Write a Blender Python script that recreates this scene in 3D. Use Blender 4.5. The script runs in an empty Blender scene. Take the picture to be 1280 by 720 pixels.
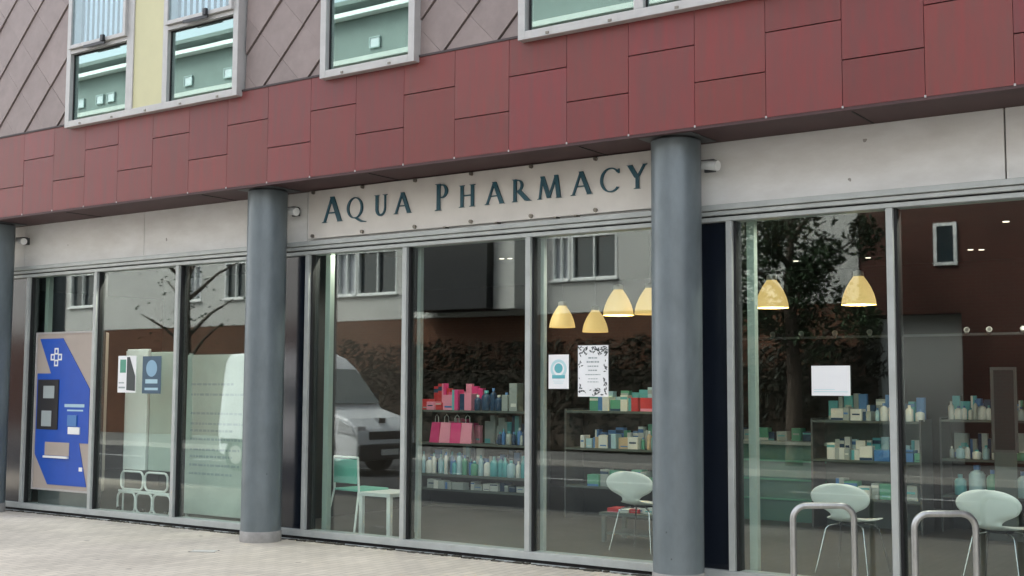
import bpy, bmesh, math, random
from mathutils import Vector, Matrix
random.seed(7)
R = math.radians
scn = bpy.context.scene
COL = scn.collection

# ------------------------------------------------------------------ materials
def mat(name, color, rough=0.6, metal=0.0, noise=0.0, nscale=4.0, bump=0.0, bscale=40.0,
        stretch=(1, 1, 1), color2=None, spec=0.5, attr=False, emit=None, estr=0.0, spots=0):
    m = bpy.data.materials.new(name); m.use_nodes = True
    nt = m.node_tree; N = nt.nodes; L = nt.links
    b = N['Principled BSDF']
    b.inputs['Base Color'].default_value = (*color, 1)
    b.inputs['Roughness'].default_value = rough
    b.inputs['Metallic'].default_value = metal
    b.inputs['Specular IOR Level'].default_value = spec
    if emit:
        b.inputs['Emission Color'].default_value = (*emit, 1)
        b.inputs['Emission Strength'].default_value = estr
    if noise or bump or attr:
        tc = N.new('ShaderNodeTexCoord'); mp = N.new('ShaderNodeMapping')
        mp.inputs['Scale'].default_value = stretch
        L.new(tc.outputs['Object'], mp.inputs['Vector'])
    last = None
    if noise:
        nz = N.new('ShaderNodeTexNoise'); nz.inputs['Scale'].default_value = nscale
        nz.inputs['Detail'].default_value = 6; nz.inputs['Roughness'].default_value = .62
        L.new(mp.outputs[0], nz.inputs['Vector'])
        rp = N.new('ShaderNodeMapRange'); rp.inputs[1].default_value = .3; rp.inputs[2].default_value = .7
        L.new(nz.outputs['Fac'], rp.inputs[0])
        mx = N.new('ShaderNodeMix'); mx.data_type = 'RGBA'
        c2 = color2 or tuple(max(0, c * (1 - noise)) for c in color)
        mx.inputs[6].default_value = (*color, 1); mx.inputs[7].default_value = (*c2, 1)
        L.new(rp.outputs[0], mx.inputs[0]); last = mx.outputs[2]
    if attr:
        at = N.new('ShaderNodeAttribute'); at.attribute_name = 'tone'
        mu = N.new('ShaderNodeMix'); mu.data_type = 'RGBA'; mu.blend_type = 'MULTIPLY'; mu.inputs[0].default_value = 1
        if last: L.new(last, mu.inputs[6])
        else: mu.inputs[6].default_value = (*color, 1)
        L.new(at.outputs['Color'], mu.inputs[7]); last = mu.outputs[2]
    if spots:                                 # small scuffs and chips
        vo = N.new('ShaderNodeTexVoronoi'); vo.inputs['Scale'].default_value = spots; vo.inputs['Randomness'].default_value = 1
        ns = N.new('ShaderNodeTexNoise'); ns.inputs['Scale'].default_value = 30
        L.new(tc.outputs['Object'], vo.inputs['Vector']); L.new(tc.outputs['Object'], ns.inputs['Vector'])
        ad = N.new('ShaderNodeMath'); ad.operation = 'MULTIPLY_ADD'; ad.inputs[1].default_value = .12; ad.inputs[2].default_value = -.03
        L.new(ns.outputs['Fac'], ad.inputs[0])
        lt = N.new('ShaderNodeMath'); lt.operation = 'LESS_THAN'; L.new(vo.outputs['Distance'], lt.inputs[0]); L.new(ad.outputs[0], lt.inputs[1])
        ms = N.new('ShaderNodeMix'); ms.data_type = 'RGBA'; ms.inputs[7].default_value = (color[0] * .45, color[1] * .43, color[2] * .4, 1)
        L.new(last, ms.inputs[6]); L.new(lt.outputs[0], ms.inputs[0]); last = ms.outputs[2]
    if last: L.new(last, b.inputs['Base Color'])
    if bump:
        n2 = N.new('ShaderNodeTexNoise'); n2.inputs['Scale'].default_value = bscale; n2.inputs['Detail'].default_value = 4
        L.new(mp.outputs[0], n2.inputs['Vector'])
        bp = N.new('ShaderNodeBump'); bp.inputs['Strength'].default_value = bump; bp.inputs['Distance'].default_value = .01
        L.new(n2.outputs['Fac'], bp.inputs['Height']); L.new(bp.outputs[0], b.inputs['Normal'])
    return m

def glass(name, tint, refl_tint, base, graz, rough=0.0, wobble=0.0):
    m = bpy.data.materials.new(name); m.use_nodes = True
    nt = m.node_tree; N = nt.nodes; L = nt.links
    N.remove(N['Principled BSDF']); out = N['Material Output']
    t = N.new('ShaderNodeBsdfTransparent'); t.inputs[0].default_value = (*tint, 1)
    g = N.new('ShaderNodeBsdfGlossy'); g.inputs['Color'].default_value = (*refl_tint, 1); g.inputs['Roughness'].default_value = rough
    lw = N.new('ShaderNodeLayerWeight'); lw.inputs[0].default_value = .5
    pw = N.new('ShaderNodeMath'); pw.operation = 'POWER'; pw.inputs[1].default_value = 3.0
    ma = N.new('ShaderNodeMath'); ma.operation = 'MULTIPLY_ADD'; ma.inputs[1].default_value = graz; ma.inputs[2].default_value = base
    mx = N.new('ShaderNodeMixShader')
    L.new(lw.outputs['Facing'], pw.inputs[0]); L.new(pw.outputs[0], ma.inputs[0]); L.new(ma.outputs[0], mx.inputs[0])
    L.new(t.outputs[0], mx.inputs[1]); L.new(g.outputs[0], mx.inputs[2]); L.new(mx.outputs[0], out.inputs['Surface'])
    if wobble:
        tc = N.new('ShaderNodeTexCoord'); nz = N.new('ShaderNodeTexNoise'); nz.inputs['Scale'].default_value = .9
        nz.inputs['Detail'].default_value = 1
        L.new(tc.outputs['Object'], nz.inputs['Vector'])
        bp = N.new('ShaderNodeBump'); bp.inputs['Strength'].default_value = wobble; bp.inputs['Distance'].default_value = .01
        L.new(nz.outputs['Fac'], bp.inputs['Height']); L.new(bp.outputs[0], g.inputs['Normal'])
    return m

def brickmat(name, c1, c2, mortar, bw, bh, ms=.012, vertical=False, rough=.85, bump=.35, dirt=.25, rot=0, gum=False):
    m = bpy.data.materials.new(name); m.use_nodes = True
    nt = m.node_tree; N = nt.nodes; L = nt.links; b = N['Principled BSDF']
    b.inputs['Roughness'].default_value = rough; b.inputs['Specular IOR Level'].default_value = .3
    tc = N.new('ShaderNodeTexCoord'); mp = N.new('ShaderNodeMapping')
    if vertical: mp.inputs['Rotation'].default_value = (R(90), 0, 0)
    else: mp.inputs['Rotation'].default_value = (0, 0, rot)
    L.new(tc.outputs['Object'], mp.inputs['Vector'])
    br = N.new('ShaderNodeTexBrick'); br.inputs['Scale'].default_value = 1
    br.inputs['Brick Width'].default_value = bw; br.inputs['Row Height'].default_value = bh
    br.inputs['Mortar Size'].default_value = ms; br.inputs['Mortar Smooth'].default_value = .3
    br.inputs['Color1'].default_value = (*c1, 1); br.inputs['Color2'].default_value = (*c2, 1); br.inputs['Mortar'].default_value = (*mortar, 1)
    L.new(mp.outputs[0], br.inputs['Vector'])
    nz = N.new('ShaderNodeTexNoise'); nz.inputs['Scale'].default_value = .9; nz.inputs['Detail'].default_value = 8; nz.inputs['Roughness'].default_value = .65
    L.new(tc.outputs['Object'], nz.inputs['Vector'])
    rp = N.new('ShaderNodeMapRange'); rp.inputs[1].default_value = .3; rp.inputs[2].default_value = .7
    rp.inputs[3].default_value = 1 - dirt; rp.inputs[4].default_value = 1.08
    L.new(nz.outputs['Fac'], rp.inputs[0])
    mu = N.new('ShaderNodeMix'); mu.data_type = 'RGBA'; mu.blend_type = 'MULTIPLY'; mu.inputs[0].default_value = 1
    L.new(br.outputs['Color'], mu.inputs[6]); L.new(rp.outputs[0], mu.inputs[7]); L.new(mu.outputs[2], b.inputs['Base Color'])
    if gum:
        vo = N.new('ShaderNodeTexVoronoi'); vo.inputs['Scale'].default_value = 2.2
        L.new(tc.outputs['Object'], vo.inputs['Vector'])
        gr = N.new('ShaderNodeMapRange'); gr.inputs[1].default_value = .05; gr.inputs[2].default_value = .08; gr.inputs[3].default_value = .62; gr.inputs[4].default_value = 1
        L.new(vo.outputs['Distance'], gr.inputs[0])
        m2 = N.new('ShaderNodeMix'); m2.data_type = 'RGBA'; m2.blend_type = 'MULTIPLY'; m2.inputs[0].default_value = 1
        L.new(mu.outputs[2], m2.inputs[6]); L.new(gr.outputs[0], m2.inputs[7]); L.new(m2.outputs[2], b.inputs['Base Color'])
    bp = N.new('ShaderNodeBump'); bp.inputs['Strength'].default_value = bump; bp.inputs['Distance'].default_value = .01; bp.invert = True
    L.new(br.outputs['Fac'], bp.inputs['Height']); L.new(bp.outputs[0], b.inputs['Normal'])
    return m

M = {}
M['red'] = mat('red_panel_paint', (.205, .036, .036), .4, 0, .3, 3.2, .06, 60, (6, 1, .7), (.155, .046, .044), .4, True)
M['red_back'] = mat('red_panel_gap', (.05, .014, .015), .7)
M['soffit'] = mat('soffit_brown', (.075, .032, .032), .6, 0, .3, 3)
M['shingle'] = mat('shingle_taupe', (.285, .228, .21), .5, .1, .18, 6, .06, 50, (1, 1, 1), None, .35, True)
M['seam'] = mat('seam_dark', (.06, .045, .045), .7)
M['beige'] = mat('fascia_beige', (.82, .82, .79), .5, 0, .22, 2.4, .06, 9, (1, 1, 2.5), (.70, .69, .65), spots=2.3)
M['white_board'] = mat('sign_board_cream', (.72, .69, .63), .3, 0, .12, 3, 0, 0, (1, 1, 1))
M['alu'] = mat('grey_aluminium', (.50, .53, .51), .4, .12, .18, 5, .03, 30)
M['alu_dark'] = mat('dark_aluminium', (.12, .125, .13), .5, .3, .2, 5)
M['alu_pale'] = mat('pale_window_frame', (.50, .49, .47), .45, .2, .15, 7)
M['gasket'] = mat('black_gasket', (.012, .012, .013), .7)
M['column'] = mat('column_grey_paint', (.175, .21, .225), .36, .1, .22, 5, .05, 14, (1, 1, .45), (.125, .152, .162), spots=4.5)
M['concrete'] = mat('concrete', (.36, .35, .33), .85, 0, .3, 9, .2, 60)
M['letter'] = mat('letter_teal', (.006, .080, .115), .4, 0, .2, 6)
M['bolt'] = mat('bolt_steel', (.22, .2, .17), .35, .8)
M['glass'] = glass('shop_glass', (.92, .975, .95), (.96, 1, .99), .072, .24, .012, .04)
M['glass_up'] = glass('upper_glass', (.5, .66, .62), (.70, .87, .83), .36, .2, 0, .03)
M['glass_clear'] = glass('clear_glass', (.85, .92, .93), (.9, 1, 1), .10, .2, 0, .03)
M['glass_simple'] = mat('far_window_glass', (.02, .03, .035), .05, 0, spec=1)
M['glass_blind'] = mat('far_window_blind', (.5, .52, .55), .3)
M['yellow_panel'] = mat('pale_yellow_panel', (.60, .57, .33), .5, 0, .08, 3)
M['curtain'] = mat('net_curtain', (.78, .79, .86), .9, 0, .1, 7, .08, 12, (9, 1, .3))
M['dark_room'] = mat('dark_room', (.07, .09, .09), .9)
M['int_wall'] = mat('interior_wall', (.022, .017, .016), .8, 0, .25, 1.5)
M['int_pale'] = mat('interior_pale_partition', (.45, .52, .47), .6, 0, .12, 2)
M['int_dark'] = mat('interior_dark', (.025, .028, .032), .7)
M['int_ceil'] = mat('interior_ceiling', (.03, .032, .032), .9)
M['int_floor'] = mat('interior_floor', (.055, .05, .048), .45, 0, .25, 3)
M['blue'] = mat('kiosk_blue', (.010, .085, .47), .35, 0, .12, 4)
M['kiosk_beige'] = mat('kiosk_taupe', (.42, .36, .31), .45, 0, .08, 3)
M['white'] = mat('white_plastic', (.85, .87, .85), .4, 0, .06, 5)
M['chair_white'] = mat('chair_pale_shell', (.88, .90, .87), .35, 0, .04, 6)
M['green_plastic'] = mat('mint_plastic', (.22, .58, .48), .4, 0, .08, 6)
M['chrome'] = mat('chrome', (.62, .63, .64), .18, 1)
M['steel'] = mat('stainless_steel', (.50, .51, .50), .34, .9, .25, 18, .04, 60, (1, 1, .4))
M['black'] = mat('black_plastic', (.015, .015, .018), .35)
M['paper'] = mat('white_paper', (.85, .86, .86), .6)
M['print_dark'] = mat('print_dark', (.06, .07, .07), .6)
M['print_teal'] = mat('print_teal', (.12, .42, .46), .6)
M['print_pale_teal'] = mat('print_pale_teal', (.5, .72, .74), .6)
M['print_blue'] = mat('print_slate_blue', (.05, .10, .15), .5)
M['print_lblue'] = mat('print_mid_blue', (.25, .42, .55), .5)
M['shade'] = mat('yellow_lamp_glass', (.66, .50, .22), .55, 0, .06, 4, emit=(1, .66, .25), estr=.16)
M['bulb'] = mat('warm_spot_glow', (.9, .8, .7), .5, emit=(1, .85, .68), estr=.5)
M['shelf'] = mat('shelf_grey_green', (.10, .125, .12), .5, 0, .1, 3)
M['counter'] = mat('counter_glass_green', (.10, .21, .19), .25, 0, .1, 3)
M['wood'] = mat('pale_wood', (.38, .27, .17), .55, 0, .3, 3, 0, 0, (1, 8, 1))
M['render'] = mat('pale_render', (.56, .56, .53), .85, 0, .12, 1.2, .1, 50)
M['clad_dark'] = mat('dark_green_cladding', (.17, .20, .19), .6, 0, .2, 1.5)
M['navy_bay'] = mat('navy_bay', (.003, .0035, .006), .6, 0, .2, 2)
M['brick'] = brickmat('red_brown_brick', (.13, .048, .022), (.10, .033, .016), (.12, .09, .065), .225, .075, .01, True)
M['brick_dark'] = brickmat('dark_red_brick', (.10, .028, .02), (.075, .022, .016), (.09, .065, .05), .225, .075, .01, True)
M['pave'] = brickmat('pavement_blocks', (.64, .585, .49), (.56, .51, .425), (.42, .38, .315), .20, .10, .006, False, .85, .3, .22, R(90), True)
M['pave_dark'] = brickmat('far_pavement_slabs', (.17, .165, .155), (.14, .135, .13), (.09, .085, .08), .6, .45, .008)
M['pave_plain'] = mat('kerb_stone', (.4, .38, .35), .85, 0, .3, 5, .2, 50)
M['asphalt'] = mat('asphalt', (.055, .055, .058), .85, 0, .35, 1.5, .3, 150)
M['ground'] = mat('ground_soil', (.16, .15, .13), .9, 0, .3, .4)
M['paint_white'] = mat('road_paint', (.7, .7, .68), .7, 0, .2, 8)
M['van_white'] = mat('van_white_paint', (.80, .82, .84), .25, 0, .04, 2)
M['car_dark'] = mat('car_dark_paint', (.02, .025, .04), .2, .3)
M['tyre'] = mat('tyre_rubber', (.02, .02, .02), .8)
M['lens'] = mat('headlight_lens', (.7, .72, .75), .1, .3)
M['bark'] = mat('bark', (.10, .075, .055), .9, 0, .4, 6, .5, 20)
M['leaf'] = mat('leaves', (.045, .085, .035), .6, 0, .4, 1.5, attr=True)
M['hedge_leaf'] = mat('hedge_leaves', (.04, .05, .032), .7, 0, .4, 1.5, attr=True)
M['screen_glass'] = mat('windscreen_glass', (.10, .14, .15), .08, 0, spec=.8)
M['moss'] = mat('grit_and_moss', (.10, .095, .07), .95, 0, .6, 22, .8, 60, color2=(.03, .03, .025))
for n, c in dict(pink=(.75, .06, .24), palepink=(.85, .32, .45), pred=(.55, .04, .05), pwhite=(.72, .74, .72), pgreen=(.10, .34, .24),
                 pblue=(.08, .22, .5), navy=(.02, .06, .13), teal=(.10, .40, .45), ptan=(.55, .42, .28), porange=(.6, .3, .1), pgrey=(.35, .4, .4), plblue=(.4, .6, .68)).items():
    M[n] = mat('pack_' + n, c, .4, 0, .05, 9)

# ------------------------------------------------------------------ mesh builder
class MB:
    def __init__(s): s.v = []; s.f = []; s.m = []; s.t = []; s.tone = 1.0; s.sm = []
    def _add(s, vs, fs, mi=0, smooth=False):
        o = len(s.v); s.v += [tuple(v) for v in vs]
        for f in fs: s.f.append([o + i for i in f]); s.m.append(mi); s.t.append(s.tone); s.sm.append(smooth)
    def box(s, x0, x1, y0, y1, z0, z1, mi=0):
        x0, x1 = sorted((x0, x1)); y0, y1 = sorted((y0, y1)); z0, z1 = sorted((z0, z1))
        v = [(x0, y0, z0), (x1, y0, z0), (x1, y1, z0), (x0, y1, z0), (x0, y0, z1), (x1, y0, z1), (x1, y1, z1), (x0, y1, z1)]
        s._add(v, [(0, 3, 2, 1), (4, 5, 6, 7), (0, 1, 5, 4), (1, 2, 6, 5), (2, 3, 7, 6), (3, 0, 4, 7)], mi); return s
    def prism(s, poly, y0, y1, mi=0):            # polygon in xz extruded along y
        n = len(poly); a = sum(poly[i][0] * poly[(i + 1) % n][1] - poly[(i + 1) % n][0] * poly[i][1] for i in range(n))
        if a < 0: poly = poly[::-1]
        v = [(p[0], y0, p[1]) for p in poly] + [(p[0], y1, p[1]) for p in poly]
        fs = [tuple(range(n)), tuple(range(2 * n - 1, n - 1, -1))] + [(i, n + i, n + (i + 1) % n, (i + 1) % n) for i in range(n)]
        s._add(v, fs, mi); return s
    def prismz(s, poly, z0, z1, mi=0):
        n = len(poly)
        v = [(p[0], p[1], z0) for p in poly] + [(p[0], p[1], z1) for p in poly]
        s._add(v, [tuple(range(n - 1, -1, -1)), tuple(range(n, 2 * n))] + [(i, (i + 1) % n, n + (i + 1) % n, n + i) for i in range(n)], mi); return s
    def tube(s, pts, r, n=10, mi=0, cap=True):
        pts = [Vector(p) for p in pts]; rs = r if isinstance(r, (list, tuple)) else [r] * len(pts)
        vs = []; up = None
        for i, p in enumerate(pts):
            d = (pts[min(i + 1, len(pts) - 1)] - pts[max(i - 1, 0)]).normalized()
            if up is None: up = Vector((0, 0, 1)) if abs(d.z) < .9 else Vector((1, 0, 0))
            a = d.cross(up).normalized(); b = a.cross(d).normalized(); up = b
            for k in range(n):
                t = 2 * math.pi * k / n; vs.append(p + (a * math.cos(t) + b * math.sin(t)) * rs[i])
        fs = [(i * n + k, i * n + (k + 1) % n, (i + 1) * n + (k + 1) % n, (i + 1) * n + k) for i in range(len(pts) - 1) for k in range(n)]
        s._add(vs, fs, mi, True)
        if cap:
            s._add(vs[:n], [tuple(range(n - 1, -1, -1))], mi); s._add(vs[-n:], [tuple(range(n))], mi)
        return s
    def lathe(s, prof, cx=0, cy=0, n=24, mi=0):
        vs = [(cx + r * math.cos(2 * math.pi * k / n), cy + r * math.sin(2 * math.pi * k / n), z) for r, z in prof for k in range(n)]
        fs = [(i * n + k, i * n + (k + 1) % n, (i + 1) * n + (k + 1) % n, (i + 1) * n + k) for i in range(len(prof) - 1) for k in range(n)]
        s._add(vs, fs, mi, True); return s
    def quad(s, a, b, c, d, mi=0): s._add([a, b, c, d], [(0, 1, 2, 3)], mi); return s
    def build(s, name, mats, parent=None, bevel=0, loc=None):
        me = bpy.data.meshes.new(name); me.from_pydata(s.v, [], s.f)
        mats = mats if isinstance(mats, (list, tuple)) else [mats]
        for m in mats: me.materials.append(M[m] if isinstance(m, str) else m)
        for p, mi, sm in zip(me.polygons, s.m, s.sm): p.material_index = mi; p.use_smooth = sm
        ca = me.color_attributes.new('tone', 'FLOAT_COLOR', 'CORNER')
        for p, t in zip(me.polygons, s.t):
            for li in p.loop_indices: ca.data[li].color = (t, t, t, 1) if not isinstance(t, tuple) else (*t, 1)
        me.update()
        o = bpy.data.objects.new(name, me); COL.objects.link(o)
        if parent is not None: o.parent = parent
        if loc is not None: o.location = loc
        if bevel:
            b = o.modifiers.new('Bevel', 'BEVEL'); b.width = bevel; b.segments = 2; b.limit_method = 'ANGLE'
        return o

def tag(o, label=None, cat=None, group=None, kind=None):
    if label: o['label'] = label
    if cat: o['category'] = cat
    if group: o['group'] = group
    if kind: o['kind'] = kind
    return o
def thing(name, label, cat, loc=(0, 0, 0), rz=0, group=None):
    o = bpy.data.objects.new(name, None); COL.objects.link(o); o.location = loc; o.rotation_euler = (0, 0, rz)
    o.empty_display_size = .1
    return tag(o, label, cat, group)
def dup(root, loc, rz, label, group=None):
    kids = {}
    for o in COL.objects:
        if o.parent: kids.setdefault(o.parent, []).append(o)
    r = root.copy(); COL.objects.link(r); r.location = loc; r.rotation_euler = (0, 0, rz); r['label'] = label
    if group: r['group'] = group
    for ch in kids.get(root, []):
        c = ch.copy(); COL.objects.link(c); c.parent = r
        for g in kids.get(ch, []):
            d = g.copy(); COL.objects.link(d); d.parent = c
    return r

# ================================================================== SETTING: ground
MB().box(-90, 60, -90, 60, -.6, -.16).build('ground', 'ground').__setitem__('kind', 'structure')
MB().box(-80, 50, -13.6, -4.15, -.15, -.12).build('road', 'asphalt').__setitem__('kind', 'structure')
pv = MB().box(-80, 50, -4.0, -.14, -.15, 0).build('pavement', 'pave'); tag(pv, kind='structure')
pv2 = MB().box(-80, 50, -18.0, -13.75, -.15, 0).build('pavement', 'pave_dark'); tag(pv2, kind='structure')
k = MB().box(-80, 50, -4.15, -4.0, -.15, .005).box(-80, 50, -13.75, -13.6, -.15, .005).build('kerb', 'pave_plain'); tag(k, kind='structure')
ln = MB()
for i in range(24): ln.box(-78 + i * 5, -75 + i * 5, -10.35, -10.25, -.119, -.116)
tag(ln.build('road_marking', 'paint_white'), kind='structure')

# ================================================================== PHARMACY BUILDING
B = thing('pharmacy_building', 'red panelled building with taupe shingle wall above the glazed pharmacy shopfront', 'building', (0, 0, 0))
XL, XR = -19.5, 4.5
FY = -.78                                     # front plane of the red band
# red cladding : staggered panels with shadow gaps
rc = MB(); s = .6075; k0 = -3.08
rc.box(XL, XR, FY + .03, FY + .05, 3.70, 4.71, 1)
i = -28
while k0 + i * s < XR:
    x0 = k0 + i * s; x1 = x0 + s
    if x1 > XL:
        zj = 4.37 if i % 2 else 4.06
        g = .0022
        for za, zb in ((3.70, zj - .006), (zj + .003, 4.705)):
            rc.tone = random.choice((.94, .98, 1, 1.03, 1.07)) * random.uniform(.98, 1.02)
            rc.tone = (rc.tone, rc.tone * random.uniform(.97, 1.08), rc.tone * random.uniform(.95, 1.05))
            o_ = random.uniform(0, .0012)
            if za == 3.70: rc.box(x0 + g, x1 - g, FY + o_, FY + .028, za, zb)
            else:          # upper tray laps a touch in front of the lower one
                rc._add([(x0 + g, FY - .0015, za), (x1 - g, FY - .0015, za), (x1 - g, FY + .03, za), (x0 + g, FY + .03, za),
                         (x0 + g, FY + .001 + o_, zb), (x1 - g, FY + .001 + o_, zb), (x1 - g, FY + .03, zb), (x0 + g, FY + .03, zb)],
                        [(0, 3, 2, 1), (4, 5, 6, 7), (0, 1, 5, 4), (1, 2, 6, 5), (2, 3, 7, 6), (3, 0, 4, 7)])
    i += 1
cl = rc
rc.tone = 1.0
i = -28
while k0 + i * s < XR:
    x0 = k0 + i * s
    if x0 > XL: cl.box(x0 - .007, x0 + .007, FY - .003, FY + .0015, 3.693, 3.71, 2)
    i += 1
rc.build('red_cladding', ['red', 'red_back', 'alu_pale'], B)
sf = MB().box(XL, XR, FY + .004, FY + .06, 3.675, 3.70).box(XL, XR, FY + .06, .4, 3.71, 3.74)
for i in range(-9, 3): sf.box(k0 + i * 2.43 - .006, k0 + i * 2.43 + .006, FY + .06, -.08, 3.704, 3.709, 1)
sf.build('soffit', ['soffit', 'gasket'], B)
MB().box(XL, XR, FY + .06, FY + .3, 3.741, 12.5).build('wall', 'seam', B)

# shingle cladding : square tiles set on the diagonal, phase per wall section between the windows
def clip(poly, a, b, c):                       # keep a*x+b*z<=c
    out = []
    for i in range(len(poly)):
        p, q = poly[i], poly[(i + 1) % len(poly)]
        dp = a * p[0] + b * p[1] - c; dq = a * q[0] + b * q[1] - c
        if dp <= 0: out.append(p)
        if dp * dq < 0:
            t = dp / (dp - dq); out.append((p[0] + (q[0] - p[0]) * t, p[1] + (q[1] - p[1]) * t))
    return out
def area(p): return abs(sum(p[i][0] * p[(i + 1) % len(p)][1] - p[(i + 1) % len(p)][0] * p[i][1] for i in range(len(p)))) / 2
sh = MB()
ZB, ZT = 4.73, 9.0
def section(xa, xb, za, zb, c0, cs, d0, ds):
    for i in range(-60, 60):
        c = c0 + i * cs                       # z-x = c .. c+cs
        if c + cs < za - xb or c > zb - xa: continue
        for j in range(-60, 60):
            d = d0 + j * ds                   # z+x = d .. d+ds
            if d + ds < za + xa or d > zb + xb: continue
            g1, g2 = .010, .0015
            ca, cb = c + g1, c + cs - g1; da, db = d + g2, d + ds - g2
            P = lambda c_, d_: ((d_ - c_) / 2, (c_ + d_) / 2)
            poly = [P(ca, da), P(ca, db), P(cb, db), P(cb, da)]
            for h in ((-1, 0, -xa), (1, 0, xb), (0, -1, -za), (0, 1, zb)):
                poly = clip(poly, *h)
                if len(poly) < 3: break
            if len(poly) < 3 or area(poly) < .0004: continue
            sh.tone = random.uniform(.93, 1.06); off = random.uniform(0, .004)
            # tile leans out towards its lower-right edge, so one diagonal throws the shade
            n = len(poly)
            def yy(p): return FY + .022 + off - .016 * (1 - ((p[1] - p[0]) - c) / cs)
            a_ = sum(poly[i][0] * poly[(i + 1) % n][1] - poly[(i + 1) % n][0] * poly[i][1] for i in range(n))
            if a_ < 0: poly = poly[::-1]
            v = [(p[0], yy(p), p[1]) for p in poly] + [(p[0], FY + .045, p[1]) for p in poly]
            sh._add(v, [tuple(range(n)), tuple(range(2 * n - 1, n - 1, -1))] + [(i, n + i, n + (i + 1) % n, (i + 1) % n) for i in range(n)])
section(XL, -12.52, ZB, ZT, 18.17, .665, -3.40, .6133)
section(-12.52, -9.52, 7.0, ZT, 14.61, .64, -3.40, .6133)
section(-9.52, -8.36, ZB, ZT, 13.335, .64, -3.40, .6133)
section(-8.36, -7.15, 7.0, ZT, 13.335, .64, -3.40, .6133)
section(-7.15, -5.97, ZB, ZT, 10.98, .615, -3.40, .6133)
section(-5.97, XR, 7.0, ZT, 10.98, .615, -3.40, .6133)
sh.build('shingle_cladding', 'shingle', B)
MB().box(XL, XR, FY - .008, FY + .04, 4.706, 4.726).build('cladding_trim', 'seam', B)

# upper windows
WY = -.86
def fr(m, x0, x1, z0, z1, w, y0=WY, y1=FY + .06, mi=0):
    m.box(x0, x0 + w, y0, y1, z0, z1, mi).box(x1 - w, x1, y0, y1, z0, z1, mi)
    m.box(x0 + w, x1 - w, y0, y1, z0, z0 + w, mi).box(x0 + w, x1 - w, y0, y1, z1 - w, z1, mi)
def upwin(x0, x1, lights, ztr=5.55, opens=True, curtains=(), zt=6.95, label=None, panel=None):
    w = MB(); fr(w, x0, x1, 4.655, zt, .075)
    for (a, b) in lights[:-1]:
        pass
    xs = []
    for (a, b) in lights:
        if a > x0 + .1: xs.append(a)
    f = None
    # mullions between lights
    edges = sorted([e for l in lights for e in l])
    for j in range(len(lights) - 1):
        if panel and abs(panel[0] - lights[j][1]) < .25:
            w.box(lights[j][1], panel[0], WY + .004, FY + .06, 4.73, zt - .075)
            w.box(panel[1], lights[j + 1][0], WY + .004, FY + .06, 4.73, zt - .075)
        else: w.box(lights[j][1], lights[j + 1][0], WY + .004, FY + .06, 4.73, zt - .075)
    f = w.build('upper_window', 'alu_pale', B, bevel=.004)
    if label: f['label'] = label
    if panel: MB().box(panel[0], panel[1], WY + .02, WY + .04, 4.73, zt - .075).build('infill_panel', 'yellow_panel', f)
    for j, (a, b) in enumerate(lights):
        p = MB().box(a, b, WY + .06, WY + .068, 4.73, (ztr - .01) if opens else zt - .075).build('glass_pane', 'glass_up', f)
        gk = MB(); fr(gk, a, b, 4.73, (ztr - .015) if opens else zt - .075, .012, WY + .05, WY + .059); gk.build('gasket', 'gasket', f)
        if opens:
            c = MB(); fr(c, a - .01, b + .01, ztr + .035, zt - .07, .045, WY - .035, WY + .03)
            c.build('casement', 'alu_pale', f, bevel=.004)
            t = MB().box(a, b, WY + .003, FY + .06, ztr - .012, ztr + .03); t.build('transom', 'alu_pale', f)
            MB().box(a + .035, b - .035, WY - .012, WY - .004, ztr + .08, zt - .115).build('glass_pane', 'glass_clear', f)
            h = MB().box((a + b) / 2 + .12, (a + b) / 2 + .17, WY - .07, WY - .036, ztr + .03, ztr + .10).box((a + b) / 2 - .22, (a + b) / 2 + .18, WY - .05, WY - .0355, ztr + .0, ztr + .034)
            h.build('handle', 'black', f)
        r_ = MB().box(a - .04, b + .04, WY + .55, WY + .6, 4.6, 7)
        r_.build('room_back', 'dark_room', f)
        if j in curtains:
            cu = MB(); n = 40
            for q in range(n):
                xa = a + (b - a) * q / n; xb = a + (b - a) * (q + 1) / n
                ya = WY + .14 + .008 * math.sin(q * 1.7); yb = WY + .14 + .008 * math.sin((q + 1) * 1.7)
                cu.quad((xa, ya, ztr + .02), (xb, yb, ztr + .02), (xb, yb, 6.9), (xa, ya, 6.9))
            o = cu.build('curtain', 'curtain', f); sd = o.modifiers.new('Solidify', 'SOLIDIFY'); sd.thickness = .003
    n = max(2, int((x1 - x0) / .55))
    for q in range(n):
        xx = x0 + (q + .5) * (x1 - x0) / n; MB().box(xx - .016, xx + .016, WY - .009, WY + .002, 4.668, 4.688).build('bolt', 'bolt', f)
    return f
upwin(-12.50, -9.55, [(-12.42, -11.39), (-10.68, -9.63)], panel=(-11.27, -10.76), curtains=(0, 1))
upwin(-8.36, -7.15, [(-8.28, -7.23)], opens=False)
upwin(-5.97, -1.6, [(-5.88, -4.81), (-4.72, -3.0), (-2.9, -1.68)], opens=False)

# fascia boards, flashing
ZH = 3.04
def fboard(x0, x1):
    return MB().box(x0, x1, -.06, .1, 3.165, 3.709)
for x0, x1 in ((-17.0, -14.42), (-14.414, -11.993), (-11.987, -9.573), (-9.567, -9.273), (-9.267, -4.665), (-4.655, -2.106), (-2.094, 2.7), (2.706, XR)):
    fboard(x0, x1).build('fascia_board', 'beige', B, bevel=.003)
fl = MB()
fl.box(XL, XR, -.13, .1, 3.115, 3.163)
fl.box(XL, XR, -.105, .1, 3.075, 3.11)
fl.build('head_flashing', 'alu', B, bevel=.004)
fl2 = MB().box(XL, XR, -.09, .1, 3.11, 3.115).box(XL, XR, -.06, .1, 3.062, 3.075); fl2.build('flashing_gap', 'gasket', B)
MB().box(XL, XR, -.075, .09, 3.025, 3.062).build('head_rail', 'alu', B, bevel=.003)
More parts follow.
